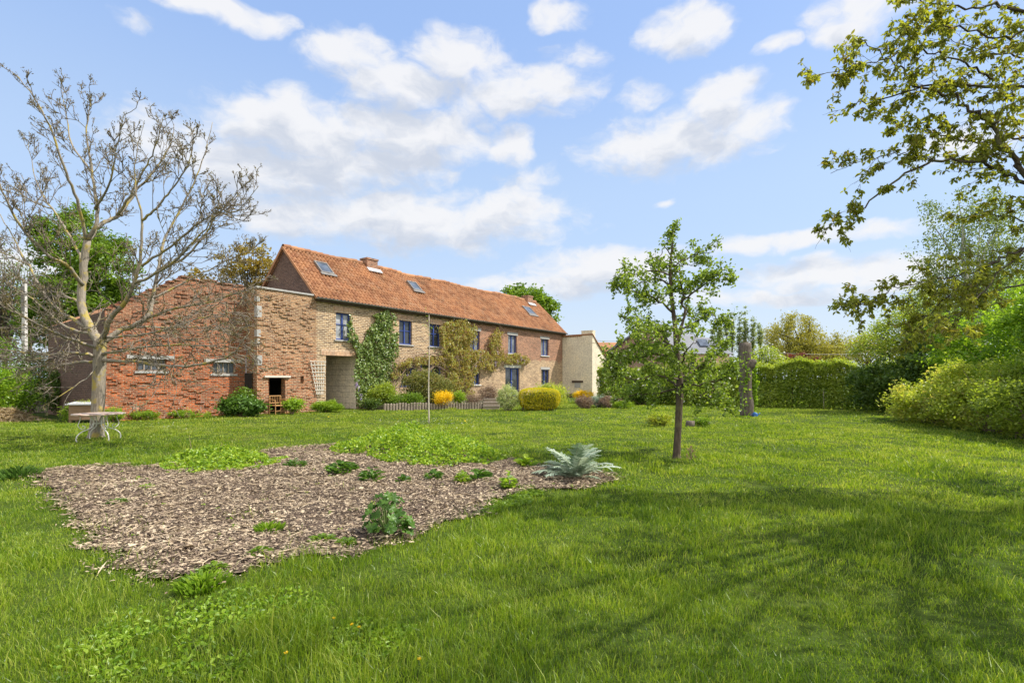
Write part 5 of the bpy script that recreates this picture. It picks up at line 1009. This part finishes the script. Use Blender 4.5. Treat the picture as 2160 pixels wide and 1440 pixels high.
# at the barn foot
BF = 'plants along the barn foot'
shrub('leafy_plant', 'dark green climbing shrub in the barn corner', 492, 806, 546, 868, 22.4, 'lf_dense', 2600, .10, 0., 50, .16, BF, depth=.4, cat='plant')
shrub('leafy_plant', 'big grey green leaved plant clump at the barn corner', 455, 836, 566, 880, 21.4, 'lf_mallow', 2600, .16, 0., 60, .16, BF, six=True, depth=.6, cat='plant')
shrub('leafy_plant', 'green weeds right of the wicker chair doorway', 592, 838, 642, 872, 23.0, 'lf_bright', 1500, .11, 0., 36, .14, BF, cat='plant')
shrub('grass_clump', 'long grass clump growing at the passage threshold', 648, 844, 724, 872, 24.0, 'lf_lime', 2600, .22, 0., 50, .12, BF, wr=.06, up=0., cat='plant')
for (u0, u1, vt, Y, lab) in ((216, 262, 858, 18.6, 'small weeds right behind the walnut trunk'), (262, 340, 864, 19.6, 'weeds at barn foot below the left window'), (340, 450, 864, 20.6, 'weeds at barn foot between the two windows'), (128, 172, 850, 18.8, 'leafy weeds around the wooden trough')):
    shrub('weeds', lab, u0, vt, u1, 884, Y, 'lf_lime', 1300, .11, 0., 40, .08, BF, wr=.2, up=0., depth=.35, cat='plant')
# brambles on the barn side
shrub('bramble', 'shaded green creeper covering the barn side wall foot', 96, 770, 150, 872, 22.2, 'lf_dark', 2600, .11, 0., 60, .2, BF, depth=.7, cat='plant')

# ------------------------------------------------------------------ garden furniture
tc_ = gx(209, 13.3); tab = thing('garden_table', 'round garden table with worn pinkish top and white scrolled iron legs', 'table', tuple(tc_))
mt_top = solid('worn_table_top', (.40, .22, .15), (.66, .60, .52), 7, .6, detail=8)
m = MB(); an = np.arange(40)*2*np.pi/40
prof = [(.0, .70), (.52, .70), (.56, .695), (.565, .68), (.555, .667), (.0, .667)]
v = np.array([[r*math.cos(a), r*math.sin(a), z] for r, z in prof[1:-1] for a in an]); k = 40; i = np.arange(3)[:, None]*k; j = np.arange(k)[None, :]; j2 = (j+1) % k
m.add(v, [np.stack([i+j, i+k+j, i+k+j2, i+j2], -1).reshape(-1, 4), np.arange(k).reshape(1, -1), (np.arange(k)+3*k)[::-1].reshape(1, -1)]); part(m, 'table_top', mt_top, tab, False)
for q in range(4):
    a = math.radians(45+90*q+17); c, s = math.cos(a), math.sin(a); m = MB(); f = lambda r, z: (r*c, r*s, z)
    m.tube(smooth_path([f(.47, .0), f(.49, .06), f(.46, .16), f(.36, .25), f(.22, .31), f(.13, .38), f(.12, .5), f(.17, .6), f(.25, .66)], 6), .0135, 8)
    m.tube(smooth_path([f(.42, .665), f(.40, .58), f(.43, .48), f(.45, .42), f(.42, .35), f(.36, .31), f(.31, .33), f(.30, .38), f(.34, .40), f(.36, .37)], 6), .009, 8); part(m, 'leg', M['white_metal'], tab, False, True)
m = MB(); m.tube([(.125*math.cos(a), .125*math.sin(a), .44) for a in np.linspace(0, 2*np.pi, 25)], .009, 6); part(m, 'ring', M['white_metal'], tab, False, True)
tr = thing('planter_trough', 'brown wooden planter box with pale metal lid behind the walnut', 'planter', tuple(gx(178, 18.6)), .25)
m = MB()
for k in range(5): m.box((-.36, -.25, .12+k*.105), (.36, -.225, .12+k*.105+.1)); m.box((-.36, .225, .12+k*.105), (.36, .25, .12+k*.105+.1)); m.box((-.36, -.224, .12+k*.105), (-.335, .224, .22+k*.105)); m.box((.335, -.224, .12+k*.105), (.36, .224, .22+k*.105))
part(m, 'box', M['brown_wood'], tr, False)
for x in (-.33, .33):
    for y in (-.2, .2): m = MB(); m.box((x-.03, y-.02, -.03), (x+.03, y+.02, .64)); part(m, 'leg', M['brown_wood'], tr, False)
m = MB(); m.box((-.44, -.33, .652), (.44, .33, .69)); m.V[-1][m.V[-1][:, 1] > 0, 2] += .07; part(m, 'lid', M['lead'], tr, False)
q = np.c_[rng.normal(0, .16, 60), rng.normal(0, .1, 60), rng.uniform(.7, .84, 60)]; m = MB(); m.leaves(q, .05, .6); part(m, 'lid_moss', M['lf_spirea'], tr, False)
# wicker chair in the barn doorway
ws, _ = FS(584, 850, .35); wc = thing('wicker_chair', 'old brown cane chair standing in the barn doorway', 'chair', tuple(FW(ws, .45, 0)), TH-math.pi*.0)
for x in (-.26, .26):
    for y, h in ((-.24, .62), (.24, .82)): m = MB(); m.tube([(x, y, 0), (x, y, h)], .02, 7); part(m, 'leg', M['wicker'], wc, False)
    m = MB(); m.tube(smooth_path([(x, .24, .64), (x*1.1, 0, .66), (x, -.26, .62)], 4), .02, 7); part(m, 'armrest', M['wicker'], wc, False)
m = MB()
for k in range(9): m.tube([(-.25+k*.0625, -.24, .4), (-.25+k*.0625, .24, .4)], .02, 6)
m.tube([(-.27, -.25, .4), (.27, -.25, .4)], .022, 7); part(m, 'seat', M['wicker'], wc, False)
m = MB()
for z in (.5, .82): m.tube([(-.27, .25, z), (.27, .25, z)], .02, 7)
for k in range(6): m.tube([(-.2+k*.08, .25, .5), (-.2+k*.08, .25, .82)], .01, 5)
part(m, 'backrest', M['wicker'], wc, False); m = MB(); m.tube([(-.26, -.24, .15), (.26, -.24, .15)], .014, 6); m.tube([(-.26, .24, .15), (.26, .24, .15)], .014, 6); part(m, 'stretcher', M['wicker'], wc, False)
# trellis on the wall
tr2 = thing('trellis', 'weathered white lattice trellis hung beside the passage opening', 'trellis', tuple(FW(FS(672, 800, .05)[0], .05, 0)), TH); a = FS(654, 762, .05)[0]; b = FS(684, 762, .05)[0]; cxl = FS(672, 800, .05)[0]; zt = FS(670, 762, .05)[1]; zb_ = FS(670, 830, .05)[1]
m = MB()
for k in range(5):
    f = k/4; m.bar((a-cxl+(b-a)*f, -.05, zt+.03), (a-cxl+(b-a)*(.3+.4*f)+.1, -.05, zb_), .03, .018)
part(m, 'upright', M['white_wood'], tr2, False); m = MB()
for k in range(10):
    f = k/9; w0 = (a-cxl)*(1-f)+(a-cxl+(b-a)*.3+.1)*f; w1_ = (b-cxl)*(1-f)+(a-cxl+(b-a)*.7+.1)*f; z = zt+(zb_-zt)*f; m.bar((w0-.06, -.07, z), (w1_+.06, -.07, z), .018, .035)
part(m, 'rung', M['white_wood'], tr2, False)

# ------------------------------------------------------------------ planting bed
def cover(name, label, poly, n, hgt, L, mat, cat='ground cover', wr=.6, group=None, kind='stuff'):
    gp = [tuple(G(u, v)[:2]) for u, v in poly]; a = np.array(gp); x0, y0 = a.min(0); x1, y1 = a.max(0); x = rng.uniform(x0, x1, n*3); y = rng.uniform(y0, y1, n*3)
    jx = (fbm(x*2.5, y*2.5, 33)-.5)*.7; jy = (fbm(x*2.5+7, y*2.5, 34)-.5)*.7; ok = inpoly(x+jx, y+jy, gp) & (rng.random(n*3) < np.clip(fbm(x*6, y*6, 91, 2)*2.2-.45, .05, 1)); x, y = x[ok][:n], y[ok][:n]
    dd = np.full(len(x), 9.)
    for i in range(len(gp)):
        p, q = np.array(gp[i]), np.array(gp[(i+1) % len(gp)]); t = np.clip(((x-p[0])*(q-p)[0]+(y-p[1])*(q-p)[1])/max(1e-9, np.dot(q-p, q-p)), 0, 1); dd = np.minimum(dd, np.hypot(x-p[0]-t*(q-p)[0], y-p[1]-t*(q-p)[1]))
    z = hgt*np.clip(.12+dd/.8, 0, 1)*(.1+1.4*fbm(x*3.2, y*3.2, 44))*rng.random(len(x))**.6; m = MB(); m.leaves(np.c_[x, y, z+.02+ground_h(x, y)], L, wr, up=.35, six=True); o = m.build(name, M[mat]); return tag(o, label, cat, group, kind)
cover('ground_cover', 'large lime green patch of low leafy ground cover in bed', [(690,950),(760,932),(850,922),(930,924),(1000,938),(1050,955),(1070,975),(1000,988),(930,990),(860,985),(800,970),(730,962)], 13000, .42, .065, 'lf_lime')
cover('ground_cover', 'longer lime green leafy strip at the back left of bed', [(330,972),(420,955),(500,950),(560,962),(590,985),(540,992),(470,1000),(380,1000)], 5200, .28, .065, 'lf_lime')
cover('ground_cover', 'broad leaved weeds in the shaded lower left grass', [(60,1400),(250,1290),(460,1250),(620,1240),(720,1262),(560,1330),(480,1432),(250,1440)], 1500, .075, .032, 'lf_bright', wr=.6)
cover('ground_cover', 'low creeping weeds along the bed front edge right of mallow', [(985,1088),(1060,1050),(1110,1030),(1150,1040),(1130,1065),(1060,1090)], 1600, .08, .05, 'lf_dense')
cover('ground_cover', 'pale green clover patch in foreground grass', [(640,1300),(760,1280),(880,1330),(820,1400),(680,1380)], 700, .06, .03, 'lf_bright')
def weed(name, label, u, v, w, h, n, L, mat, wr=.5, group='weeds in the mulch bed', narrow=False):
    b = G(u, v); r = w*b[1]/F0/2; hh = h*b[1]/F0; a = rng.uniform(0, 2*np.pi, n); rr = np.sqrt(rng.random(n)); q = np.c_[b[0]+np.cos(a)*rr*r*.8, b[1]+np.sin(a)*rr*r*.8, .02+hh*rng.random(n)*(1-.6*rr)]; d = np.c_[np.cos(a), np.sin(a), rng.uniform(.8 if narrow else .1, 3. if narrow else .7, n)]; root = thing(name, label, 'weed', tuple(b), 0, group); m = MB(); m.leaves(q+[0, 0, float(ground_h(b[0], b[1]))], L, wr, d=d, nvec=np.tile([0, 0, 1.], (n, 1))+rng.normal(0, .3, (n, 3)), six=True); part(m, 'leaves', M[mat], root); m = MB()
    for k in range(6): p = q[rng.integers(n)]; m.tube([b+[0, 0, -.01], (b+p)/2+[0, 0, .02], p], .004, 4)
    part(m, 'stem', M['green_stem'], root)
for args in (('small green weed clump behind the bare patch centre', 622, 985, 56, 18, 150, .07, 'lf_mallow'), ('spreading grey green weed rosette left of mallow bed centre', 722, 1000, 80, 26, 130, .12, 'lf_mallow'), ('leafy sorrel tuft standing directly behind the mallow', 785, 1020, 60, 36, 60, .12, 'lf_mallow'), ('short leafy weed between sorrel and broad green clump', 850, 1022, 34, 20, 36, .1, 'lf_mallow'), ('single rosette weed near the middle back of mulch', 915, 1016, 44, 26, 30, .13, 'lf_mallow'),
             ('bushy parsley green clump before the lime ground cover', 975, 1022, 40, 30, 220, .05, 'lf_lime'), ('broad dock leaves right of the parsley clump', 1012, 1018, 60, 28, 40, .15, 'lf_mallow'), ('upright leafy weed left of the cardoon', 1072, 1035, 40, 44, 80, .09, 'lf_bright'), ('pale dock tuft between ground cover and cardoon', 1110, 988, 60, 26, 46, .15, 'lf_lime'), ('small green seedling tuft on left of the mulch', 310, 1036, 36, 12, 60, .05, 'lf_bright'),
             ('creeping weed at left middle of the mulch', 245, 1064, 60, 8, 70, .06, 'lf_mallow'), ('low grey green weed near the mulch front', 548, 1180, 60, 18, 110, .05, 'lf_dense'), ('flat weed beneath the mallow to its left', 680, 1146, 70, 14, 120, .05, 'lf_dense'), ('second flat weed touching the mallow shadow', 730, 1150, 50, 18, 110, .05, 'lf_dense'), ('weed clump at the lawn corner in front of mulch', 450, 1212, 70, 22, 150, .05, 'lf_dense')): weed('weed', *args)
weed('grass_tuft', 'fine grass tuft in the middle of the mulch', 568, 1122, 70, 16, 160, .11, 'lf_bright', .06, narrow=True); weed('grass_tuft', 'dark upright grass tuft at the mulch front edge', 430, 1240, 130, 20, 420, .10, 'lf_bright', .022, narrow=True); weed('grass_tuft', 'bluish grass tuft at the left end of mulch', 40, 1012, 90, 20, 240, .13, 'lf_mallow', .05, narrow=True)
weed('spike_plant', 'thin flowering spike plant beside the pear trunk', 1458, 968, 24, 40, 40, .07, 'lf_heather', .3, 'weeds on the lawn', True)
# seedlings sprouting through the mulch
k = 420; a0 = np.array(BED).min(0); a1 = np.array(BED).max(0); q = np.c_[rng.uniform(a0[0], a1[0], k), rng.uniform(a0[1], a1[1], k)]; q = q[bed_mask(q[:, 0], q[:, 1]) & (fbm(q[:, 0]*1.5, q[:, 1]*1.5, 7) > .42)]; q = np.repeat(q, 5, 0); nq = len(q)
m = MB(); m.leaves(np.c_[q+rng.normal(0, .016, (nq, 2)), rng.uniform(.035, .065, nq)], .03, .45, up=.8, six=True); tag(m.build('seedlings', M['lf_bright']), 'tiny green seedlings sprouting through the wood chip mulch', 'seedlings', kind='stuff')
# mallow
mb0 = G(816, 1130); mal = thing('mallow_plant', 'leafy mallow plant with round lobed leaves in the mulch', 'plant', tuple(mb0)); m = MB(); ms = MB()
def round_leaf(mb, c, r, nv, spin):
    nv = nrm(nv); a = nrm(np.cross(nv, [.3, .2, 1.])); b = np.cross(nv, a); th = np.linspace(0, 2*np.pi, 22)[:-1]; rr = r*(.86+.14*np.cos(5*th+1))*np.where(np.abs(th-np.pi) < .35, .55, 1.); v = [c]+[c+(np.cos(t+spin)*a+np.sin(t+spin)*b)*q+nv*r*.18*math.cos(5*t) for t, q in zip(th, rr)]; k = len(th); i = np.arange(k); mb.add(np.array(v), [np.stack([i*0, i+1, (i+1) % k+1], -1)], rng.random())
for k in range(78):
    a = rng.uniform(0, 2*np.pi); el = rng.uniform(.05, 1.25) if k > 18 else rng.uniform(.0, .3); R = rng.uniform(.7, 1.); c = mb0+np.array([math.cos(a)*math.cos(el)*.25*R, math.sin(a)*math.cos(el)*.25*R, .06+math.sin(el)*.40*R]); round_leaf(m, c, rng.uniform(.036, .07), np.array([math.cos(a)*.6, math.sin(a)*.6-.25, .8])+rng.normal(0, .25, 3), rng.uniform(0, 6)); ms.tube(smooth_path([mb0+[0, 0, 0], (mb0+c)/2+np.array([0, 0, .05]), c], 3), .004, 4)
part(m, 'leaves', M['lf_mallow'], mal, smooth=True); part(ms, 'stems', M['green_stem'], mal)
# cardoon
cb_ = G(1212, 1010); car = thing('cardoon', 'silvery grey cardoon with arching jagged leaves at bed corner', 'plant', tuple(cb_)); m = MB(); ms = MB()
for k in range(52):
    a = rng.uniform(0, 2*np.pi); L = rng.uniform(.4, .8); e0 = rng.uniform(.35, 1.45); N = 13; p = cb_.copy(); pts = [p.copy()]; el = e0
    for i in range(N): el -= (e0*.35+.95*(i/N)**1.5*2.)/N*rng.uniform(.8, 1.1); p = p+np.array([math.cos(a)*math.cos(el), math.sin(a)*math.cos(el), math.sin(el)])*L/N; pts.append(p.copy())
    pts = np.array(pts); pts[:, 2] = np.maximum(pts[:, 2], .02); t = nrm(np.gradient(pts, axis=0)); sd = np.array([-math.sin(a), math.cos(a), 0]); ms.tube(pts, np.linspace(.012, .003, N+1), 5); r = rng.random()
    for i in range(3, N):
        f = i/N; wl = .135*math.sin(math.pi*min(1, f*.95+.05))**.7*L/.7
        for sg in (-1, 1):
            for h in (0, .5):
                b0 = pts[i]+(pts[i+1]-pts[i])*h*1.; up = np.cross(t[i], sd*sg)*sg; tip = b0+sd*sg*wl*rng.uniform(.7, 1.1)+t[i]*wl*.75+np.array([0, 0, -.2*wl+rng.normal(0, .15)*wl]); w = t[i]*L/N*.22; m.add(np.array([b0-w, b0+w, b0*.45+tip*.55+w*1.3, tip, b0*.5+tip*.5-w*.5]), [np.array([[0, 1, 2, 3, 4]])], np.clip(r+rng.normal(0, .15), 0, 1))
part(m, 'leaves', M['lf_silver'], car); part(ms, 'stalks', solid('pale_stalk', (.28, .33, .22), (.38, .42, .30), 10, .7), car)
# small flowers in the grass
def specks(name, label, cat, pts, L, mat, h=.07):
    m = MB(); pts = np.array(pts); n = len(pts); m.leaves(np.c_[pts[:, 0], pts[:, 1], rng.uniform(h*.8, h*1.2, n)], L, 1., up=3., d=np.c_[rng.normal(size=(n, 2)), np.zeros(n)], fold=.02); tag(m.build(name, M[mat]), label, cat, kind='stuff')
pp = [G(u+rng.normal(0, 36), max(874, v+rng.normal(0, 4)))[:2] for u, v in ((860, 893), (930, 900), (985, 890), (900, 888), (340, 900), (1250, 885), (1330, 880)) for _ in range(46)]; specks('daisies', 'scattered white daisies in the lawn before the house', 'daisies', pp, .032, 'lf_white')
pp = [G(u+rng.normal(0, 26), max(874, v+rng.normal(0, 3)))[:2] for u, v in ((710, 882), (990, 890), (1020, 893), (1130, 878), (830, 886)) for _ in range(7)]; specks('dandelions', 'distant yellow dandelions in the lawn before the house', 'dandelions', pp, .06, 'lf_yflower')
pp = [G(u+rng.normal(0, 16), v+rng.normal(0, 8))[:2] for u, v in ((115, 1052), (130, 1064), (100, 1045)) for _ in range(10)]; specks('violets', 'tiny violet flowers at the left bed corner', 'flowers', pp, .016, 'lf_purple', .05)
for i, (u, v, lab) in enumerate(((704, 1322, 'yellow dandelion flower in the grass above two others'), (742, 1336, 'small orange dandelion flower between two others'), (758, 1342, 'dandelion flower rightmost of the group of three'), (603, 1400, 'lone yellow dandelion flower at the lower left'), (884, 1414, 'lone yellow dandelion near the bottom picture edge'))):
    b = G(u, v+16); root = thing('dandelion', lab, 'dandelion', tuple(b), 0, 'dandelions in the foreground'); m = MB(); m.tube([b, b+[0, 0, .10]], .002, 5); part(m, 'stem', M['green_stem'], root); m = MB(); a = rng.uniform(0, 6.3, 26); q = np.c_[np.cos(a), np.sin(a), rng.uniform(.3, 1, 26)]*.007+b+[0, 0, .10]; m.leaves(q, .014, .4, d=np.c_[np.cos(a), np.sin(a), np.full(26, .7)]); part(m, 'flower', M['lf_yflower'], root)
# old bed with logs on the far lawn
shrub('grass_clump', 'dry grass clump left of the old log on lawn', 1360, 872, 1420, 900, 17.2, 'lf_spirea', 900, .2, 0., 26, .12, 'clumps round the old log', wr=.06, up=0., cat='plant'); shrub('grass_clump', 'grass clump right of the old log on lawn', 1462, 880, 1500, 902, 17.0, 'lf_lime', 600, .17, 0., 20, .1, 'clumps round the old log', wr=.06, up=0., cat='plant')
lg = thing('old_log', 'weathered log lying in the grass behind pear trunk', 'log', tuple(gx(1475, 17.4))); m = MB(); m.tube([(-.15, 0, .2), (.0, .0, .17), (.35, .05, .06)], [.09, .085, .08], 10, .5, .06); part(m, 'body', M['bark_stump'], lg, False, True)
sm = thing('tree_stump', 'short cut tree stump in grass behind pear trunk', 'stump', tuple(gx(1456, 16.9))); m = MB(); m.tube([(0, 0, -.05), (0, 0, .1), (0, 0, .2)], [.16, .14, .13], 12, .5, .05); part(m, 'body', M['bark_stump'], sm, False, True)
# straw stalks behind the bed
m = MB(); b = G(430, 985)
for (u, v, du, dv) in ((405, 954, -6, -36), (460, 962, 8, -28), (485, 968, -4, -22), (560, 948, 5, -14), (520, 966, 10, -20), (440, 976, -8, -18)): p = G(u, v); m.tube([p, P(u+du, v+dv, p[1])], [.006, .003], 4)
tag(m.build('dry_stalks', M['lf_dry']), 'few dry upright stalks at the back of the bed', 'stalks')
